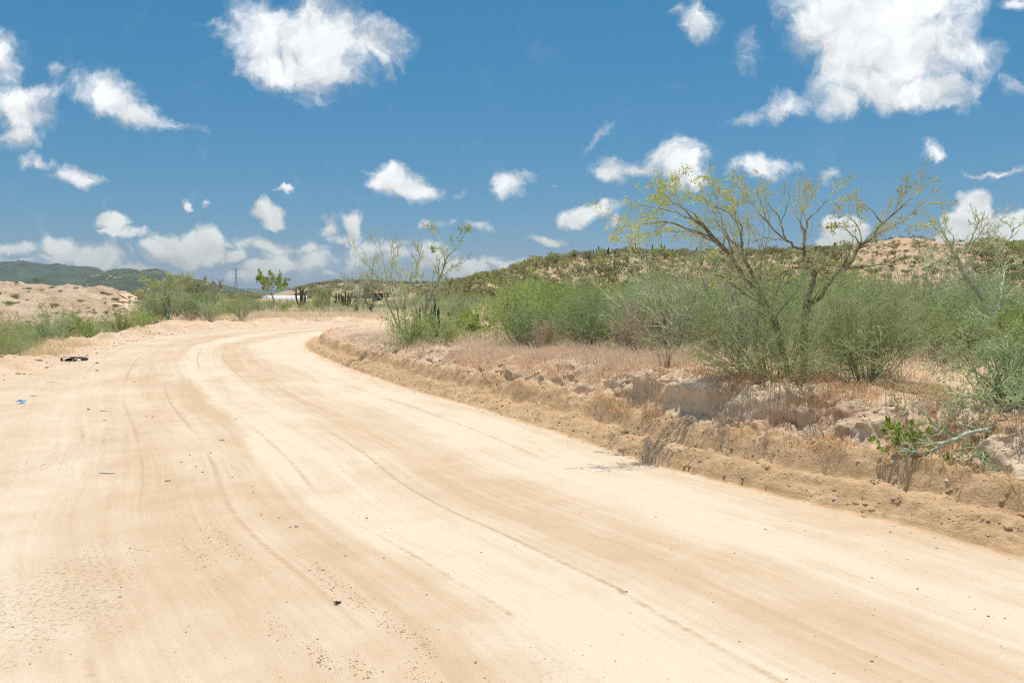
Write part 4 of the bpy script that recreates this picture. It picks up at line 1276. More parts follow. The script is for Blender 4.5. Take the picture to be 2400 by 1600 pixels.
# columnar cacti along the crest and slope
cacti_px = [(1155, 1.0, 1.5), (1230, 1.0, 1.7), (1262, .97, 1.4), (1305, 1., 1.8), (1322, 1.0, 1.3), (1345, .9, 1.7), (1390, 1.0, 1.5), (1402, .98, 2.0), (1409, 1.0, 1.6), (1425, .9, 1.7), (1470, 1.0, 2.0), (1482, .96, 1.9), (1493, 1.0, 1.5),
            (1527, 1.0, 2.1), (1548, .98, 2.2), (1556, 1.0, 1.8), (1596, 1.0, 1.5), (1440, .85, 1.8), (1380, .84, 1.7), (1505, .82, 1.8), (1630, .86, 1.9), (1953, .99, 1.3), (2370, .98, 1.4)]
for i, (px, t, h) in enumerate(cacti_px):
    a = (px - 1200) / FPX
    d = float(np.interp(a, SKY_A, SKY_D)) * t
    r = random.Random(900 + i)
    st = [(0, 0, 0, 0, -.1, h, .13)]
    for k in range(r.randint(0, 3)):
        g = r.uniform(0, 6.28); st.append((.1 * math.cos(g), .1 * math.sin(g), .35 * math.cos(g), .35 * math.sin(g), h * r.uniform(0, .3), h * r.uniform(.45, .75), .10))
    v, q = cactus(i, st, 5)
    z = float(ground(a * d, d)[0])
    link("columnar_cactus", mesh_from("columnar_cactus", v, quads=q, mats=[M_CACT]), (a * d, d, z), label=("upright dark cactus on the crest of the hill" if t > .92 else "upright dark cactus on the slope of the hill"), cat="cactus", group="cacti on the hill")

# ------------------------------------------------------------------ left side: shrubs below the road's outer edge
def left_test(x, y):
    t = -sdist(x, y, L_line)[0]
    return (t > 1.6)
G_L = "shrubs below the outer edge of the road"
sp = scatter(80, -60, 345, 17, 62, lambda y: 0.9 + 0.012 * y, left_test, seed=12)
items = []
for x, y in sp:
    u = rz.random(); px = 1200 + FPX * x / y
    k = 'sage' if u < .7 else 'bright' if u < .88 else 'bare'
    sc = rz.uniform(.5, .7) if y < 30 else rz.uniform(.4, .58)
    if k == 'bare': sc *= .8
    items.append((NAME[k], rz.choice(KIND[k]), x, y, sc, ("low " if sc < .5 else "tall " if sc > .62 else "") + LOOK[k] + " below the sandy lip " + ("in front of the eroded mounds" if y > 32 else "beside the tyre scrap" if px < 230 else "outside the bend"), G_L))
place_all(items)
# belt of taller growth outside the bend
sp = scatter(95, 345, 600, 43, 85, lambda y: 1.2, lambda x, y: left_test(x, y), seed=13)
items = []
for x, y in sp:
    u = rz.random(); px = 1200 + FPX * x / y
    k = 'sage' if u < .5 else 'bright' if u < .65 else 'dry' if u < .82 else 'bare'
    sc = rz.uniform(.42, .68) * (1.05 if px < 480 else .85)
    items.append((NAME[k], rz.choice(KIND[k]), x, y, sc, ("low " if sc < .48 else "tall " if sc > .64 else "") + LOOK[k] + (" among the yellowish trees outside the bend" if px < 470 else " between yellowish trees and lone green tree"), "shrubs of the belt outside the bend"))
place_all(items)
# low scrub behind the far verge
sp = scatter(150, 590, 1080, 56, 140, lambda y: 1.6, lambda x, y: sdist(x, y, L_line)[0] < -3.0, seed=14)
items = []
for x, y in sp:
    u = rz.random(); px = 1200 + FPX * x / y
    k = 'sage' if u < .55 else 'bright' if u < .72 else 'dry' if u < .9 else 'bare'
    open_view = 600 < px < 740 or 760 < px < 930
    sc = rz.uniform(.2, .32) if open_view else rz.uniform(.4, .68)
    if k == 'bare' and open_view: sc *= .8
    items.append((NAME[k], rz.choice(KIND[k]), x, y, sc, ("low " if sc < .26 else "tall " if sc > .62 else "") + LOOK[k] + (" on the flat in front of the white greenhouse" if px < 745 else " on the flat in front of the dark shelter"), "scrub behind the far verge"))
place_all(items)

# single trees of the middle distance
def small_tree(seed, h, crown_w, trunk_r, bark, leaf_mat=None, nleaf=0, leafsize=.06, flat=.45, stems=1, name="small_tree"):
    r = np.random.default_rng(seed)
    limbs, rad = [], []
    for s in range(stems):
        a = r.uniform(0, 6.28); off = .12 * (stems > 1)
        fork = np.array([off * 3 * math.cos(a), off * 3 * math.sin(a), h * r.uniform(.38, .5)])
        limbs.append(np.array([[off * math.cos(a), off * math.sin(a), -.1], [off * math.cos(a) + .04 * h * r.normal(), off * math.sin(a), h * .2], fork])); rad.append((trunk_r, trunk_r * .7))
        for b in range(8 if stems == 1 else 4):
            g = b * 6.28 / (8 if stems == 1 else 4) + r.uniform(-.4, .4) + a; w = crown_w * .5 * r.uniform(.6, 1.0)
            e = np.array([w * math.cos(g), w * math.sin(g), h * r.uniform(.8, 1.0)])
            mid = fork * .5 + e * .5 + r.normal(0, .06 * h, 3)
            limbs.append(np.array([fork, mid, e])); rad.append((trunk_r * .5, trunk_r * .1))
    P = skeleton_tree(seed, limbs, rad, n1=8, n2=6, n3=3, ratio1=.40, ratio2=.6, twig=.008, up=.02, lo=.3)
    if nleaf:
        tip_leaves(P, nleaf, leafsize, 2, .05, lambda e: e[:, 2] > h * flat)
    return [("trunk", P.stems_mesh(name + "_limbs", bark))] + ([("crown", P.leaf_mesh(name + "_leaves", leaf_mat))] if nleaf else [])
def put_tree(parts, px, d, label, name, rotz=0.0, group=None):
    b = base_at(px, d)
    thing(name, parts, tuple(b), rotz, 1.0, label, "tree", group)
put_tree(small_tree(401, 3.1, 3.7, .06, M_WHITE, M_LGREEN, 2400, .06, .55), 640, 70, "lone small tree with flat green crown and white trunk behind the far verge", "lone_tree")
put_tree(small_tree(402, 2.5, 2.6, .05, M_PALE, M_LYEL, 700, .045, .35, 4), 395, 45, "wide yellowish leaved palo verde outside the bend", "palo_verde_tree")
put_tree(small_tree(403, 2.3, 2.0, .04, M_PALE, M_LYEL, 350, .045, .4, 3), 452, 49, "narrow yellowish palo verde beside the wider one outside the bend", "palo_verde_tree")
put_tree(small_tree(404, 2.6, 1.6, .04, M_WHITE, None, 0, .05, .5, 2), 500, 56, "slim white limbed bare tree between palo verdes and lone green tree", "bare_tree")
put_tree(small_tree(405, 3.0, 2.3, .06, M_PALE, None, 0, .05, .5, 2), 835, 43.5 + 13, "bare branched tree behind the far verge beside the many stemmed tree", "bare_tree")
put_tree(small_tree(406, 2.6, 1.6, .05, M_PALE, None, 0, .05, .5, 3), 868, 60, "bare pale tree in front of the dark shelter", "bare_tree")
put_tree(small_tree(407, 2.0, 1.8, .04, M_SAGE, M_LSAGE, 300, .06, .3, 4), 762, 74, "feathery green small tree in front of the low hill", "small_tree")
for i, (px, d, c, h, sp_) in enumerate(((706, 78, 5, 2.3, .75), (772, 80, 6, 1.9, .8), (811, 84, 8, 2.0, 1.1), (1000, 62, 4, 1.5, .6))):
    cactus_thing(40 + i, base_at(px, d), c, h, sp_, .085, ("candelabra cactus standing before the right end of the white greenhouse", "candelabra cactus beside the feathery small tree", "wide candelabra cactus in front of the low hill", "small candelabra cactus behind the many stemmed tree")[i], name="candelabra_cactus")

# bushes dotted over the badlands on the left
sp = scatter(190, -30, 345, 60, 210, lambda y: 1.6, None, seed=15)
from mathutils.bvhtree import BVHTree
_eo = bpy.data.objects["eroded_slope"]
_bvh = BVHTree.FromPolygons([v.co for v in _eo.data.vertices], [tuple(f.vertices) for f in _eo.data.polygons])
zz = ground([p[0] for p in sp], [p[1] for p in sp])
for (x, y), z in zip(sp, zz):
    _hit = _bvh.ray_cast(Vector((x, y, 60)), Vector((0, 0, -1)))
    if _hit[0] is not None: z = _hit[0].z
    px = 1200 + FPX * x / y
    u = rz.random(); k = 'bright' if u < .45 else 'sage' if u < .7 else 'dark'
    sc = rz.choice((.3, .4, .5, .7, .95)) * rz.uniform(.8, 1.15) * (0.75 if y < 120 else 1.0)
    thing("eroded_slope_bush", [("eroded_slope_bush", rz.choice(FAR[k]))], (x, y, float(z) - .03), rz.uniform(0, 6.28), (sc, sc, sc * .8), ("low " if sc < .55 else "large " if sc > .8 else "") + FLOOK[k] + (" on the near eroded sandy mounds" if y < 110 else " on the far eroded sandy slope"), "bush", "bushes on the eroded slopes")
# a far-off belt of trees and scrub at the mountains' foot, reading as one mass
def mass(name, p0, p1, d0, d1, n, s0, s1, seed, label):
    r = np.random.default_rng(seed)
    V, Qs, Is, Rs, c = [], [], [], [], 0
    px = r.uniform(p0, p1, n); d = r.uniform(d0, d1, n); x = (px - 1200) / FPX * d
    z = ground(x, d)
    for i in range(n):
        k = r.choice(['dark', 'sage', 'dark', 'dark', 'bright', 'brown'])
        v, q, mi, ra = mesh_arrays(FAR[k][r.integers(0, len(FAR[k]))])
        keep = (np.arange(len(q)) % 3 == 0) | (mi == 0)
        sc = r.uniform(s0, s1); a = r.uniform(0, 6.28)
        w = v * sc * np.array([1.6, 1.6, 1.0])
        w = np.stack([w[:, 0] * math.cos(a) - w[:, 1] * math.sin(a) + x[i], w[:, 0] * math.sin(a) + w[:, 1] * math.cos(a) + d[i], w[:, 2] + z[i] - .05], -1)
        V.append(w); Qs.append(q[keep] + c); Is.append(np.where(mi[keep] == 0, 0, SLOT[k])); Rs.append(ra); c += len(w)
    link(name, mesh_from(name, np.concatenate(V), quads=np.concatenate(Qs), mats=ALLM, mat_idx=np.concatenate(Is), attrs={'rad': np.concatenate(Rs)}, smooth=False), kind='stuff', label=label, cat="scrub")
mass("distant_scrub", -60, 620, 215, 520, 330, 1.2, 2.4, 61, "far belt of green scrub at the foot of the mountains")
mass("low_hill_scrub", 690, 1130, 590, 740, 700, 1.7, 3.0, 62, "olive scrub covering the low hill beyond the flat")

# ------------------------------------------------------------------ dry grass
def grass(name, spots, length, width, mat, seed, lean=.5, blades=6, spread=.05, label=None):
    """tufts of thin bent blades"""
    r = np.random.default_rng(seed)
    x, y, z = spots
    n = len(x) * blades
    bx = np.repeat(x, blades) + r.normal(0, spread, n); by = np.repeat(y, blades) + r.normal(0, spread, n); bz = np.repeat(z, blades) - .01
    L = length * r.uniform(.5, 1.25, n) * np.repeat(r.uniform(.6, 1.2, len(x)), blades)
    az = r.uniform(0, 6.28, n); li = np.abs(r.normal(0, lean, n)).clip(0, 1.3)
    dirv = np.stack([np.cos(az) * np.sin(li), np.sin(az) * np.sin(li), np.cos(li)], -1)
    bend = np.stack([np.cos(az), np.sin(az), -np.full(n, .35)], -1) * (L * r.uniform(.05, .35, n))[:, None]
    p0 = np.stack([bx, by, bz], -1); p1 = p0 + dirv * (L * .55)[:, None]; p2 = p0 + dirv * L[:, None] + bend
    sa = r.uniform(0, 6.28, n)
    side = np.stack([np.cos(sa), np.sin(sa), np.zeros(n)], -1) * (width * r.uniform(.6, 1.3, n))[:, None]
    V = np.stack([p0 - side, p0 + side, p1 + side * .7, p1 - side * .7, p2], 1).reshape(-1, 3)
    b = np.arange(n)[:, None] * 5
    me = mesh_from(name, V, quads=b + np.array([[0, 1, 2, 3]]), tris=b + np.array([[3, 2, 4]]), mats=[mat], smooth=False)
    return link(name, me, kind='stuff', label=label, cat="grass")

def bank_spots(n, q0, q1, t0, t1, seed, thr=-.1, sc=.6):
    r = np.random.default_rng(seed)
    s = r.uniform(s_at_y(q0), s_at_y(q1), n * 3); t = r.uniform(t0, t1, n * 3)
    x = np.interp(s, svals, rx) + np.interp(s, svals, nxv) * t
    y = np.interp(s, svals, ry) + np.interp(s, svals, nyv) * t
    k = fbm(x, y, sc, 3, seed=70.0 + seed) > thr
    x, y = x[k][:n], y[k][:n]
    return x, y, ground(x, y)
grass("dry_grass", bank_spots(5200, 9.4, 24, .95, 4.6, 1, -.3, .9), .21, .0030, M_GRASSP, 1, .4, 9, .05, "pale dry grass along the bank top")
grass("dry_grass", bank_spots(2600, 9.3, 15, .8, 2.4, 2, -.05), .15, .0028, M_GRASS, 2, .6, 9, .05, "straw coloured dry grass on the bank edge")
grass("rusty_grass", bank_spots(2000, 5.0, 9.3, .9, 2.9, 3, .02), .13, .0026, M_GRASSR, 3, .7, 8, .05, "rusty dry grass under the palo verdes")
grass("rusty_grass", bank_spots(420, 5.0, 9.6, .50, .80, 4, .0, .4), .13, .0024, M_GRASSR, 4, .8, 8, .05, "rusty dry grass at the foot of the cut bank")
grass("dry_grass", bank_spots(420, 9.6, 14.0, .45, 1.1, 5, .12, .4), .13, .0026, M_GRASS, 5, .8, 7, .05, "scattered dry grass on the crumbled bank slope")
def sector(n, p0, p1, d0, d1, seed, thr=-.2, sc=3.0, test=None):
    r = np.random.default_rng(seed)
    d = np.exp(r.uniform(math.log(d0), math.log(d1), n * 3)); px = r.uniform(p0, p1, n * 3); x = (px - 1200) / FPX * d
    k = fbm(x, d, sc, 3, seed=80.0 + seed) > thr
    if test is not None: k &= test(x, d)
    x, d = x[k][:n], d[k][:n]
    return x, d, ground(x, d)
far_verge = lambda x, y: (sdist(x, y, L_line)[0] < -0.9)
grass("dry_grass", sector(3800, 470, 1010, 43, 70, 6, -.35, 4, far_verge), .42, .010, M_GRASSP, 6, .45, 6, .16, "dry grass strip along the far verge of the bend")
grass("green_grass", sector(3000, 330, 1080, 55, 130, 7, -.2, 6, far_verge), .5, .014, M_GRASSG, 7, .45, 6, .25, "greyish green grass on the flat beyond the verge")
grass("dry_grass", sector(4600, 1020, 2450, 8.5, 45, 8, -.35, 2.5, lambda x, y: sdist(x, y, R_line)[0] > 2.2), .24, .006, M_GRASSP, 8, .45, 6, .10, "pinkish dry grass between the thicket shrubs")
grass("green_grass", sector(3000, 1020, 2450, 14, 60, 9, -.2, 2.5, lambda x, y: sdist(x, y, R_line)[0] > 2.6), .34, .007, M_GRASSG, 9, .45, 6, .12, "greyish green undergrowth of the thicket")
grass("green_grass", sector(1500, -40, 340, 18, 60, 10, -.2, 3, lambda x, y: -sdist(x, y, L_line)[0] > 1.2), .34, .008, M_GRASSG, 10, .45, 6, .12, "green undergrowth below the outer road edge")
grass("dry_grass", sector(260, 60, 220, 20, 26, 11, -.1, 1, lambda x, y: (-sdist(x, y, L_line)[0] > .3) & (-sdist(x, y, L_line)[0] < 1.6)), .30, .005, M_GRASS, 11, .4, 8, .08, "tuft of straw on the sandy lip")
grass("rusty_grass", sector(420, 740, 960, 17, 30, 12, .0, 1, lambda x, y: (sdist(x, y, R_line)[0] > .5) & (sdist(x, y, R_line)[0] < 3)), .22, .005, M_GRASSP, 12, .5, 7, .08, "dry grass patches on the inner corner of the bend")

# ------------------------------------------------------------------ mountains
def mat_mountain():
    m, N, out = new_mat("mountain_scrub")
    p = pos(N)
    n = N.noise(p, 0.012, 6.0, 0.65); n2 = N.noise(p, 0.06, 4.0, 0.7)
    c = N.mix(N.smooth(n, .35, .65), (0.075, 0.105, 0.065), (0.14, 0.165, 0.09))
    c = N.mix(N.smooth(n2, .5, .72, 0, .6), c, (0.19, 0.20, 0.12))
    nb = bump(N, N.m('ADD', n2, N.m('MULTIPLY', n, 2.0)), 1.0, 18.0)
    principled(N, out, c, 1.0, 0.0, nb)
    return m
M_MTN = mat_mountain()
M_BLD = mat_plain("boulder", (0.50, 0.43, 0.33), .9, .1, .25, .05)
def ridge(name, prof, d0, d1, depth_peak, amp, seed, mat, n_px=220, n_d=70, wl=300):
    px = np.linspace(prof[0][0], prof[-1][0], n_px); dd = np.linspace(d0, d1, n_d)
    PX_, DD = np.meshgrid(px * K, dd)
    X = (PX_ - 1200) / FPX * DD
    crest = np.interp(PX_ / K, [a for a, b in prof], [b for a, b in prof]) * K + 4
    Zc = CAM_H + (690 - crest) / FPX * depth_peak
    f = np.where(DD < depth_peak, ss(DD, d0, depth_peak) ** .8, 1 - .5 * ss(DD, depth_peak, d1))
    sh = ridged(X, DD, wl, 5, .5, seed=seed)
    fall = np.clip((depth_peak - DD) / (depth_peak - d0), 0, 1)
    Z = np.maximum(Zc, 0) * f + amp * sh * np.clip(Zc / 60, 0, 1) * f * (.15 + .85 * np.sin(np.pi * np.clip(f, 0, 1))) - 3
    i = np.arange(X.size).reshape(X.shape)
    q = np.stack([i[:-1, :-1], i[:-1, 1:], i[1:, 1:], i[1:, :-1]], -1).reshape(-1, 4)
    V = np.stack([X.ravel(), DD.ravel(), Z.ravel()], -1)
    link(name, mesh_from(name, V, quads=q, mats=[mat]), kind='structure')
    return X, DD, Z
ridge("mountain", [(-320, 640), (-120, 618), (0, 607), (60, 604), (100, 612), (160, 616), (200, 616), (225, 620), (260, 640), (330, 672), (380, 684)], 2300, 3900, 3200, 40, 90.0, M_MTN)
mX, mD, mZ = ridge("mountain", [(120, 684), (170, 660), (215, 632), (245, 624), (265, 617), (300, 617), (330, 624), (365, 622), (400, 631), (440, 638), (480, 645), (520, 653), (560, 661), (600, 668), (680, 676)], 1500, 2600, 2250, 22, 95.0, M_MTN, wl=220)
ridge("mountain", [(420, 676), (520, 660), (580, 659), (620, 662), (690, 658), (730, 656), (770, 660), (860, 648), (900, 652), (1000, 668), (1080, 676)], 7000, 9000, 8000, 30, 99.0, M_MTN, 120, 30, 700)
# pale boulders strewn over the nearer ridge
def blob(seed, sub=1):
    import bmesh
    bm = bmesh.new(); bmesh.ops.create_icosphere(bm, subdivisions=sub, radius=1.0)
    r = np.random.default_rng(seed)
    V = np.array([v.co[:] for v in bm.verts]); F = np.array([[v.index for v in f.verts] for f in bm.faces]); bm.free()
    V = V * (1 + r.normal(0, .16, (len(V), 1))) * np.array([1.0, r.uniform(.7, 1.0), r.uniform(.5, .8)])
    return V, F
def strewn(name, X, Y, Z, size, mat, seed, sub=1, label=None, smooth=False, cat="stones"):
    r = np.random.default_rng(seed)
    protos = [blob(seed + i, sub) for i in range(6)]
    V, F, c = [], [], 0
    for x, y, z, s in zip(X, Y, Z, size):
        v, f = protos[r.integers(0, 6)]
        a = r.uniform(0, 6.28)
        w = np.stack([v[:, 0] * math.cos(a) - v[:, 1] * math.sin(a), v[:, 0] * math.sin(a) + v[:, 1] * math.cos(a), v[:, 2]], -1) * s + np.array([x, y, z])
        V.append(w); F.append(f + c); c += len(w)
    link(name, mesh_from(name, np.concatenate(V), tris=np.concatenate(F), mats=[mat], smooth=smooth), kind='stuff', label=label, cat=cat)
rm = np.random.default_rng(17)
fi = rm.integers(0, mX.size, 1500)
okb = (mZ.ravel()[fi] > 6) & (mD.ravel()[fi] < 2300) & (fbm(mX.ravel()[fi], mD.ravel()[fi], 160, 3, seed=3.3) > -.2)
fi = fi[okb][:700]
strewn("boulders", mX.ravel()[fi] + rm.normal(0, 4, len(fi)), mD.ravel()[fi], mZ.ravel()[fi] + .5, rm.gamma(2.0, .8, len(fi)) + .8, M_BLD, 70, 1, "pale boulders strewn over the scrub covered mountainside", cat="boulders")

# ------------------------------------------------------------------ far buildings and the pylon
def box_mesh(name, x0, x1, y0, y1, z0, z1, mat):
    V = np.array([[x, y, z] for z in (z0, z1) for y in (y0, y1) for x in (x0, x1)], float)
    q = [[0, 2, 3, 1], [4, 5, 7, 6], [0, 1, 5, 4], [2, 6, 7, 3], [0, 4, 6, 2], [1, 3, 7, 5]]
    return mesh_from(name, V, quads=np.array(q), mats=[mat], smooth=False)
M_WPLA = mat_plain("white_sheeting", (0.85, 0.85, 0.84), .5, .3, .04, .3)
M_GREY = mat_plain("grey_panel", (0.35, 0.42, 0.43), .7, .2, .1, .3)
M_DARK = mat_plain("dark_timber", (0.05, 0.045, 0.04), .8, .2, .2, 1.0)
M_TILE = mat_plain("rusty_roofing", (0.42, 0.24, 0.13), .9, .1, .2, 1.0)
M_BLUE = mat_plain("blue_tarpaulin", (0.04, 0.36, 0.55), .5, .3, .1, 1.0)
M_STEEL = mat_plain("galvanised_steel", (0.22, 0.25, 0.27), .6, .4, .1, .5)
M_CONC = mat_plain("pale_block", (0.62, 0.60, 0.56), .9, .1, .08, .5)
# greenhouse tunnel
gd = 560.0
g0 = at_depth(616, 705, gd); g1 = at_depth(720, 705, gd)
gz = float(ground((g0[0] + g1[0]) / 2, gd)[0])
wall_top = float(at_depth(660, 704.0, gd)[2]) - gz
top = float(at_depth(660, 692.5, gd)[2]) - gz
Lh = (g1[0] - g0[0])
root = link("greenhouse", None, ((g0[0] + g1[0]) / 2, gd, gz), rot=(0, 0, 0.10), label="long white tunnel greenhouse on the plain beyond the flat", cat="greenhouse")
def arch(x0, x1, seg=12, w=5.0):
    a = np.linspace(0, np.pi, seg + 1)
    yy = -w * np.cos(a); zz = wall_top + (top - wall_top) * np.sin(a)
    return yy, zz
yy, zz = arch(0, 1)
nb_ = 9
for i in range(nb_):
    xa = -Lh / 2 + Lh * i / nb_; xb = -Lh / 2 + Lh * (i + 1) / nb_ - .18
    V = np.concatenate([np.stack([np.full(13, xa), yy, zz], -1), np.stack([np.full(13, xb), yy, zz], -1)])
    q = np.array([[j, j + 13, j + 14, j + 1] for j in range(12)])
    link("roof_panel", mesh_from("roof_panel", V, quads=q, mats=[M_WPLA]), parent=root)
for sx in (-1, 1):
    x = sx * (Lh / 2 - .05)
    V = np.concatenate([[[x, 0, 0]], np.stack([np.full(13, x), yy, zz * .995], -1), [[x, yy[-1], -1], [x, yy[0], -1]]])
    n_ = len(V) - 1
    t = np.array([[0, j + 1, (j + 1) % n_ + 1] for j in range(n_)])
    link("gable_wall", mesh_from("gable_wall", V, tris=t, mats=[M_GREY], smooth=False), parent=root)
for sy in (-1, 1):
    link("side_wall", box_mesh("side_wall", -Lh / 2, Lh / 2, sy * 4.95 - .05, sy * 4.95 + .05, -1, wall_top - .02, M_GREY), parent=root)
# sheds on the rim of the eroded land
sd = 330.0
def shed_base(px, d=sd): 
    x = at_depth(px, 690, d)[0]
    return x, d, float(ground(x, d)[0])
def sz(py, d=sd): return float(at_depth(300, py, d)[2])
pxm = sd / FPX
x, y, z = shed_base(276)
r_ = link("open_shed", None, (x, y, z), label="dark open fronted shed beside the blue tarpaulin on the plain", cat="shed")
hh = max(2.2, sz(682.5) - z)
link("back_wall", box_mesh("back_wall", -1.0, .9, 1.1, 1.2, -.5, hh, M_DARK), parent=r_)
link("roof", box_mesh("roof", -1.15, 1.0, -1.0, 1.25, hh, hh + .15, M_DARK), parent=r_)
for a_ in (-.95, .85): link("post", box_mesh("post", a_ - .08, a_ + .08, -.9, -.74, -.5, hh, M_GREY), parent=r_)
x, y, z = shed_base(291)
r_ = link("grey_green_shed", None, (x, y, z), label="grey green sheet metal shed between the open shed and the white container", cat="shed")
link("wall", box_mesh("wall", -1.5, 1.2, -.9, 1.0, -.5, hh - .3, M_GREY), parent=r_)
link("roof", box_mesh("roof", -1.6, 1.3, -1.0, 1.1, hh - .298, hh - .15, M_STEEL), parent=r_)
x, y, z = shed_base(307)
r_ = link("white_container", None, (x, y, z), label="ribbed white container with vertical panels on the plain", cat="container")
for i in range(5): link("panel", box_mesh("panel", -1.0 + .4 * i, -1.0 + .4 * i + .37, -.8 - .03 * (i % 2), -.72, -.4, hh - .45, M_WPLA), parent=r_)
link("body", box_mesh("body", -1.0, .98, -.71, 1.0, -.4, hh - .5, M_WPLA), parent=r_)
x, y, z = shed_base(267)
r_ = link("covered_stack", None, (x, y, z), label="low stack covered by a bright blue tarpaulin", cat="stack")
link("tarpaulin", box_mesh("tarpaulin", -.95, .95, -.6, .6, hh - 1.55, hh - 1.0, M_BLUE), parent=r_)
link("stack", box_mesh("stack", -.9, .9, -.55, .55, -.4, hh - 1.552, M_CONC), parent=r_)
# shelter
hd = 150.0
x = at_depth(890, 690, hd)[0]; z = float(ground(x, hd)[0])
zt = float(at_depth(890, 688.5, hd)[2]) - z; zr = float(at_depth(890, 683, hd)[2]) - z
r_ = link("shelter", None, (x, hd, z), label="dark flat roofed shelter with rusty top beyond the far verge", cat="shelter")
link("roof_beam", box_mesh("roof_beam", -1.9, 1.9, -1.5, 1.5, zt, zt + .14, M_DARK), parent=r_)
Vr = np.array([[-1.7, -1.3, zt + .143], [1.2, -1.3, zt + .143], [1.2, 1.3, zt + .143], [-1.7, 1.3, zt + .143], [-1.0, 0, zr + .1], [.4, 0, zr + .1]])
link("roof", mesh_from("roof", Vr, quads=np.array([[0, 1, 5, 4], [2, 3, 4, 5]]), tris=np.array([[1, 2, 5], [3, 0, 4]]), mats=[M_TILE], smooth=False), parent=r_)
for px_ in (-1.75, -.5, .7, 1.75):
    link("post", box_mesh("post", px_ - .07, px_ + .07, -1.4, -1.26, -.5, zt - .002, M_DARK), parent=r_)
link("back_wall", box_mesh("back_wall", -1.7, 0.4, 1.2, 1.35, -.5, zt - .002, M_GREY), parent=r_)
wd = 165.0
x = at_depth(828, 690, wd)[0]; z = float(ground(x, wd)[0]); wt = float(at_depth(828, 704, wd)[2])
r_ = link("low_wall", None, (x, wd, z), label="low pale block wall left of the dark shelter", cat="wall")
for i in range(6):
    link("block", box_mesh("block", -2.6 + .9 * i, -2.6 + .9 * i + .86, -.15, .15, -.4, max(.4, wt - z) * (1 if i % 2 else .93), M_CONC), parent=r_)
# pylon
pd_ = 820.0
x = at_depth(554, 690, pd_)[0]; pz = float(ground(x, pd_)[0]); ph = float(at_depth(554, 629, pd_)[2]) - pz
root = link("power_pylon", None, (x, pd_, pz), label="tall lattice power pylon rising beyond the belt of scrub", cat="pylon")
def bars(segs, rad):
    P = Plant(1)
    for a, b in segs:
        P.tubes(np.array([[a, b]], float), np.full((1, 2), rad), 4)
    return np.concatenate(P.v), np.concatenate(P.q)
w0, w1 = 3.0, .75
def leg(sx, sy, f):
    w = w0 + (w1 - w0) * min(1, f / .62) if f < .62 else w1
    return (sx * w, sy * w, ph * f)
lv = [0, .14, .27, .39, .5, .62, .74, .86, 1.0]
for sx, sy in ((1, 1), (1, -1), (-1, 1), (-1, -1)):
    v, q = bars([(leg(sx, sy, a), leg(sx, sy, b)) for a, b in zip(lv[:-1], lv[1:])], .11)
    link("leg", mesh_from("pylon_leg", v, quads=q, mats=[M_STEEL]), parent=root)
segs = []
for a, b in zip(lv[:-1], lv[1:]):
    for (p_, q_) in (((1, -1), (-1, -1)), ((1, 1), (-1, 1)), ((1, 1), (1, -1)), ((-1, 1), (-1, -1))):
        segs += [(leg(*p_, a), leg(*q_, b)), (leg(*q_, a), leg(*p_, b))]
v, q = bars(segs, .05)
link("bracing", mesh_from("pylon_bracing", v, quads=q, mats=[M_STEEL]), parent=root)
for f in (.70, .84, .98):
    v, q = bars([((-4.2, 0, ph * f), (4.2, 0, ph * f)), ((-4.2, 0, ph * f), (0, 0, ph * (f + .05))), ((4.2, 0, ph * f), (0, 0, ph * (f + .05)))], .08)
    ca = link("cross_arm", mesh_from("pylon_arm", v, quads=q, mats=[M_STEEL]), parent=root)
    for sx in (-4, 4):
        v, q = bars([((sx, 0, ph * f), (sx, 0, ph * f - 1.6))], .14)
        link("insulator", mesh_from("pylon_insulator", v, quads=q, mats=[M_DARK]), parent=ca)

# ------------------------------------------------------------------ stones, clods and litter
M_PEB = mat_plain("pebble", (0.40, 0.37, 0.32), .8, .3, .3, 30.0)
M_CLOD = mat_plain("clod", (0.50, 0.345, 0.20), .95, .05, .25, 25.0)
M_CLODP = mat_plain("pale_clod", (0.58, 0.46, 0.34), .95, .05, .2, 25.0)
r5 = np.random.default_rng(55)
# crumbs along the windrow
n = 5200
s = r5.uniform(s_at_y(4.0), s_at_y(24), n); t = np.where(r5.random(n) < .55, r5.normal(.02, .10, n), r5.uniform(.05, .62, n))
X = np.interp(s, svals, rx) + np.interp(s, svals, nxv) * t; Y = np.interp(s, svals, ry) + np.interp(s, svals, nyv) * t
strewn("clods", X, Y, H(X, Y)[0] - .001, r5.gamma(1.5, .0042, n) + .004, M_CLOD, 80, 1, "crumbled soil clods along the graded windrow", cat="clods")
n = 900
s = r5.uniform(s_at_y(4.5), s_at_y(20), n); t = r5.uniform(.45, 1.5, n)
X = np.interp(s, svals, rx) + np.interp(s, svals, nxv) * t; Y = np.interp(s, svals, ry) + np.interp(s, svals, nyv) * t
strewn("clods", X, Y, H(X, Y)[0] - .004, r5.gamma(1.6, .008, n) + .007, M_CLODP, 81, 1, "pale broken crust lumps on the cut bank", cat="clods")
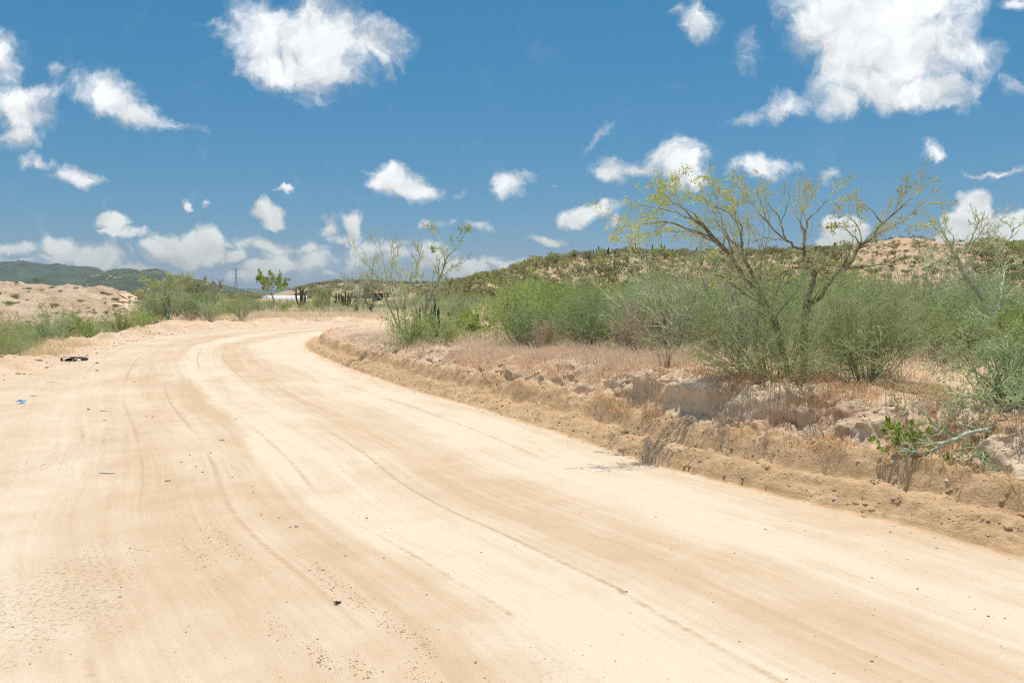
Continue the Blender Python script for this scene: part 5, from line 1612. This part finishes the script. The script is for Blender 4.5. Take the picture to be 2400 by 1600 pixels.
# grit and loose crumbs on the road, thicker along the old wheel marks at the near left
M_GRIT = mat_plain('grit', (0.48, 0.39, 0.28), .9, .1, .4, 40.0)
n = 800
px = r5.uniform(0, 2400, n); py = 860 + 740 * r5.random(n) ** .8
pt = np.array([on_plane(a, b)[:2] for a, b in zip(px, py)])
k = sdist(pt[:, 0], pt[:, 1], R_line)[0] < -.1
pt = pt[k]
strewn("grit", pt[:, 0], pt[:, 1], H(pt[:, 0], pt[:, 1])[0] + .001, r5.gamma(1.6, .0011, len(pt)) + .0012, M_GRIT, 82, 1, "small grit scattered over the road sand", cat="grit")
rows = [((480, 1240), (570, 1310), 70), ((420, 1265), (505, 1345), 50), ((700, 1300), (830, 1400), 60), ((830, 1405), (1020, 1530), 110), ((715, 1510), (800, 1580), 60), ((740, 1330), (800, 1405), 30), ((955, 1560), (1010, 1600), 30), ((640, 1455), (670, 1478), 25), ((100, 1080), (180, 1110), 40), ((310, 1290), (340, 1300), 15), ((60, 905), (150, 930), 40), ((270, 830), (300, 850), 30), ((820, 1545), (880, 1585), 30)]
RX, RY = [], []
for (a, b, c) in rows:
    f = r5.random(int(c * 2.2))
    for ff in f:
        q_ = on_plane((a[0] + (b[0] - a[0]) * ff) + r5.normal(0, 14), (a[1] + (b[1] - a[1]) * ff) + r5.normal(0, 11))
        RX.append(q_[0]); RY.append(q_[1])
RX, RY = np.array(RX), np.array(RY)
strewn("crumbs", RX, RY, H(RX, RY)[0] + .001, r5.gamma(1.6, .0013, len(RX)) + .0010, M_CLOD, 83, 1, "brown soil crumbs thrown up along old wheel marks", cat="crumbs")
# lip rubble on the outer edge
t = -r5.uniform(-.3, 1.2, 500); sL_ = r5.uniform(12, 60, 500)
aL = np.concatenate([[0], np.cumsum(np.hypot(*np.diff(L_line, axis=0).T))])
lx = np.interp(sL_, aL, L_line[:, 0]); ly = np.interp(sL_, aL, L_line[:, 1])
gxl, gyl = np.gradient(L_line[:, 0], aL), np.gradient(L_line[:, 1], aL)
lnx = np.interp(sL_, aL, gyl); lny = -np.interp(sL_, aL, gxl)
X, Y = lx + lnx * t, ly + lny * t
strewn("clods", X, Y, H(X, Y)[0] + .01, r5.gamma(1.8, .010, 500) + .010, M_CLODP, 84, 1, "pale lumps along the sandy outer lip of the road", cat="clods")

peb = [(1957, 1184, .030, "rounded grey stone at the foot of the windrow"), (1115, 1550, .011, "pale grey pebble alone on the near sand"), (695, 1234, .018, "white flat stone on the tan wheel band"), (612, 1206, .012, None), (653, 1213, .012, None), (680, 1235, .010, None),
       (810, 1303, .011, None), (860, 1215, .013, None), (2316, 1443, .012, "dark oval pebble on the pale road margin"), (1794, 1240, .011, None), (2043, 1549, .010, None), (2043, 1354, .010, None), (208, 961, .030, None), (245, 987, .022, None), (228, 868, .05, None), (228, 852, .05, None),
       (110, 862, .06, "greyish stone on the sandy lip near the tyre scrap"), (315, 897, .022, None), (343, 976, .018, None), (358, 979, .018, None), (243, 1036, .016, None), (460, 1095, .016, None), (475, 1107, .014, None), (445, 1068, .013, None), (425, 1085, .013, None), (494, 1063, .013, None), (545, 1119, .013, None),
       (593, 1155, .013, None), (591, 1141, .012, None), (552, 983, .018, None), (1128, 1296, .009, None), (2195, 1287, .010, None), (2150, 1380, .010, None), (1537, 1210, .010, None), (900, 1310, .009, None), (1000, 1395, .009, None), (30, 1470, .007, None), (113, 1500, .006, None)]
PEBM = []
for i in range(5):
    v, f = blob(500 + i, 2); v = v * np.array([1, .8, .62])
    PEBM.append(mesh_from("pebble", v, tris=f, mats=[M_PEB]))
M_PEBW = mat_plain("white_stone", (0.62, 0.60, 0.55), .8, .2, .15, 30.0)
for i, (px, py, sc, lab) in enumerate(peb):
    g = on_plane(px, py); z = float(H(np.array([g[0]]), np.array([g[1]]))[0][0])
    depth = g[1]
    side = "beside the tan wheel band" if (lab is None and 420 < px < 920) else "near the sandy outer lip" if px < 420 else "on the pale road margin"
    link("pebble", PEBM[i % 5], (g[0], g[1], z + sc * .25), (0, 0, i * 1.3), sc * .85, label=lab or f"small dark grey pebble {side}", cat="pebble", group="pebbles lying on the road")

def litter(px, py): 
    g = on_plane(px, py); return g[0], g[1], float(H(np.array([g[0]]), np.array([g[1]]))[0][0])
# torn tyre
M_RUB = mat_plain("black_rubber", (0.018, 0.018, 0.02), .7, .3, .3, 15.0)
x, y, z = litter(180, 846)
root = link("tyre_scrap", None, (x, y, z), rot=(0, 0, -.25), label="torn black tyre scrap lying on the sandy lip", cat="tyre scrap")
def strip(name, rad, a0, a1, wid, thick, rag, seed):
    r = np.random.default_rng(seed); k = 22
    a = np.linspace(a0, a1, k); V = []
    for i in range(k):
        e = rag * r.normal(size=2)
        for (rr_, yy_) in ((rad, -wid / 2 + e[0]), (rad, wid / 2 + e[1]), (rad - thick, wid / 2 + e[1]), (rad - thick, -wid / 2 + e[0])):
            V.append((rr_ * math.cos(a[i]), yy_ + .1 * math.sin(a[i] * 2), rr_ * math.sin(a[i]) * .62))
    V = np.array(V); q = []
    for i in range(k - 1):
        for j in range(4):
            b = i * 4; q.append([b + j, b + (j + 1) % 4, b + 4 + (j + 1) % 4, b + 4 + j])
    q += [[0, 1, 2, 3], [4 * k - 1, 4 * k - 2, 4 * k - 3, 4 * k - 4]]
    return V, np.array(q)
V, q = strip("tread", .20, .15, 2.9, .22, .025, .012, 1); link("tread_strip", mesh_from("tread_strip", V + np.array([0, 0, -.03]), quads=q, mats=[M_RUB], smooth=False), parent=root)
V, q = strip("wall", .20, .5, 3.4, .05, .02, .008, 2); link("sidewall_strip", mesh_from("sidewall_strip", V + np.array([-.10, -.14, .0]), quads=q, mats=[M_RUB], smooth=False), parent=root)
V, q = strip("flap", .12, .2, 2.4, .10, .02, .01, 3); link("loose_flap", mesh_from("loose_flap", V + np.array([.10, -.34, .0]), quads=q, mats=[M_RUB], smooth=False), parent=root)
# blue plastic scrap
def crumple(nx_, ny_, w, h, amp, seed):
    r = np.random.default_rng(seed)
    gx_, gy_ = np.meshgrid(np.linspace(-w / 2, w / 2, nx_), np.linspace(-h / 2, h / 2, ny_))
    zz_ = amp * np.abs(fbm(gx_ / w * 2 + seed, gy_ / h * 2, .8, 3, .6, seed=float(seed))) + amp * .5
    gx2 = gx_ + amp * .6 * fbm(gx_ / w * 3, gy_ / h * 3, 1.0, 2, seed=seed + 2.0)
    V = np.stack([gx2.ravel(), gy_.ravel(), zz_.ravel()], -1)
    V2 = V - np.array([0, 0, .0015])
    i = np.arange(nx_ * ny_).reshape(ny_, nx_); q = np.stack([i[:-1, :-1], i[:-1, 1:], i[1:, 1:], i[1:, :-1]], -1).reshape(-1, 4)
    return np.concatenate([V, V2]), np.concatenate([q, q[:, ::-1] + nx_ * ny_])
V, q = crumple(8, 8, .10, .12, .05, 3)
x, y, z = litter(51, 946)
link("plastic_scrap", mesh_from("plastic_scrap", V, quads=q, mats=[mat_plain("blue_plastic", (0.02, 0.27, 0.60), .4, .4, .1, 20.)]), (x, y, z), label="crumpled bright blue plastic scrap on the sand by the outer lip", cat="litter")
# pale broken stick
x, y, z = litter(250, 1110)
P = Plant(71); pts = .52 * np.array([[[-.14, 0, .012], [-.06, .006, .016], [.02, -.004, .017], [.10, .004, .014], [.145, .002, .010]]]); P.tubes(pts, np.array([[.004, .008, .008, .009, .004]]), 8)
link("bleached_stick", P.stems_mesh("bleached_stick", mat_plain("bleached_wood", (0.74, 0.72, 0.68), .8, .1, .08, 12.)), (x, y, z), label="short bleached white stick lying on the pale sand", cat="stick")
for i, (px, py, L_) in enumerate(((243, 965, .12), (118, 898, .16), (78, 930, .11), (520, 1032, .06), (393, 1128, .05))):
    x, y, z = litter(px, py)
    P = Plant(72 + i); pts = P.grow(np.array([[-L_ / 2, 0, .006]]), np.array([[1., .1, 0.]]), np.array([L_]), 5, .06); pts[:, :, 2] = .006
    P.tubes(pts, np.full((1, 5), .004), 5)
    link("twig", P.stems_mesh("twig", M_BROWN), (x, y, z), (0, 0, (i * .37) % .6 - .3), label="thin brown twig on the sand near the outer side", cat="twig", group="twigs lying on the sand")
# dark curled plant scrap on the near sand
x, y, z = litter(792, 1416)
root = link("seed_pod", None, (x, y, z), rot=(0, 0, .5), label="dark green curled seed pod scrap alone on the near sand", cat="seed pod")
M_POD = mat_plain("dark_pod", (0.02, 0.028, 0.014), .45, .4, .5, 60.)
v, f = blob(611, 2)
link("pod", mesh_from("pod", v * np.array([.016, .009, .010]) + np.array([.004, 0, .008]), tris=f, mats=[M_POD]), parent=root)
v, f = blob(612, 2)
link("husk", mesh_from("husk", v * np.array([.014, .005, .005]) + np.array([-.012, .010, .010]), tris=f, mats=[M_POD]), parent=root)
P = Plant(77); a = np.linspace(.3, 5.2, 12); pts = np.stack([-.012 + .011 * np.cos(a), -.014 + .008 * np.sin(a), .003 + .002 * np.sin(a * 2)], -1)[None]
P.tubes(pts, np.full((1, 12), .0017), 5)
link("tendril", P.stems_mesh("tendril", M_POD), parent=root)

# ------------------------------------------------------------------ air
def mat_haze():
    m = bpy.data.materials.new("haze"); m.use_nodes = True
    N = NT(m.node_tree); N.n.clear()
    out = N.new('ShaderNodeOutputMaterial')
    vol = N.new('ShaderNodeVolumePrincipled')
    vol.inputs['Color'].default_value = (0.62, 0.76, 0.90, 1)
    vol.inputs['Density'].default_value = 0.00010
    vol.inputs['Anisotropy'].default_value = 0.0
    N.l.new(vol.outputs[0], out.inputs['Volume'])
    return m
link("haze", box_mesh("haze", -6500, 6500, -420, 9400, -12, 190, mat_haze()), kind='stuff', label="thin pale air haze over the whole land", cat="haze")
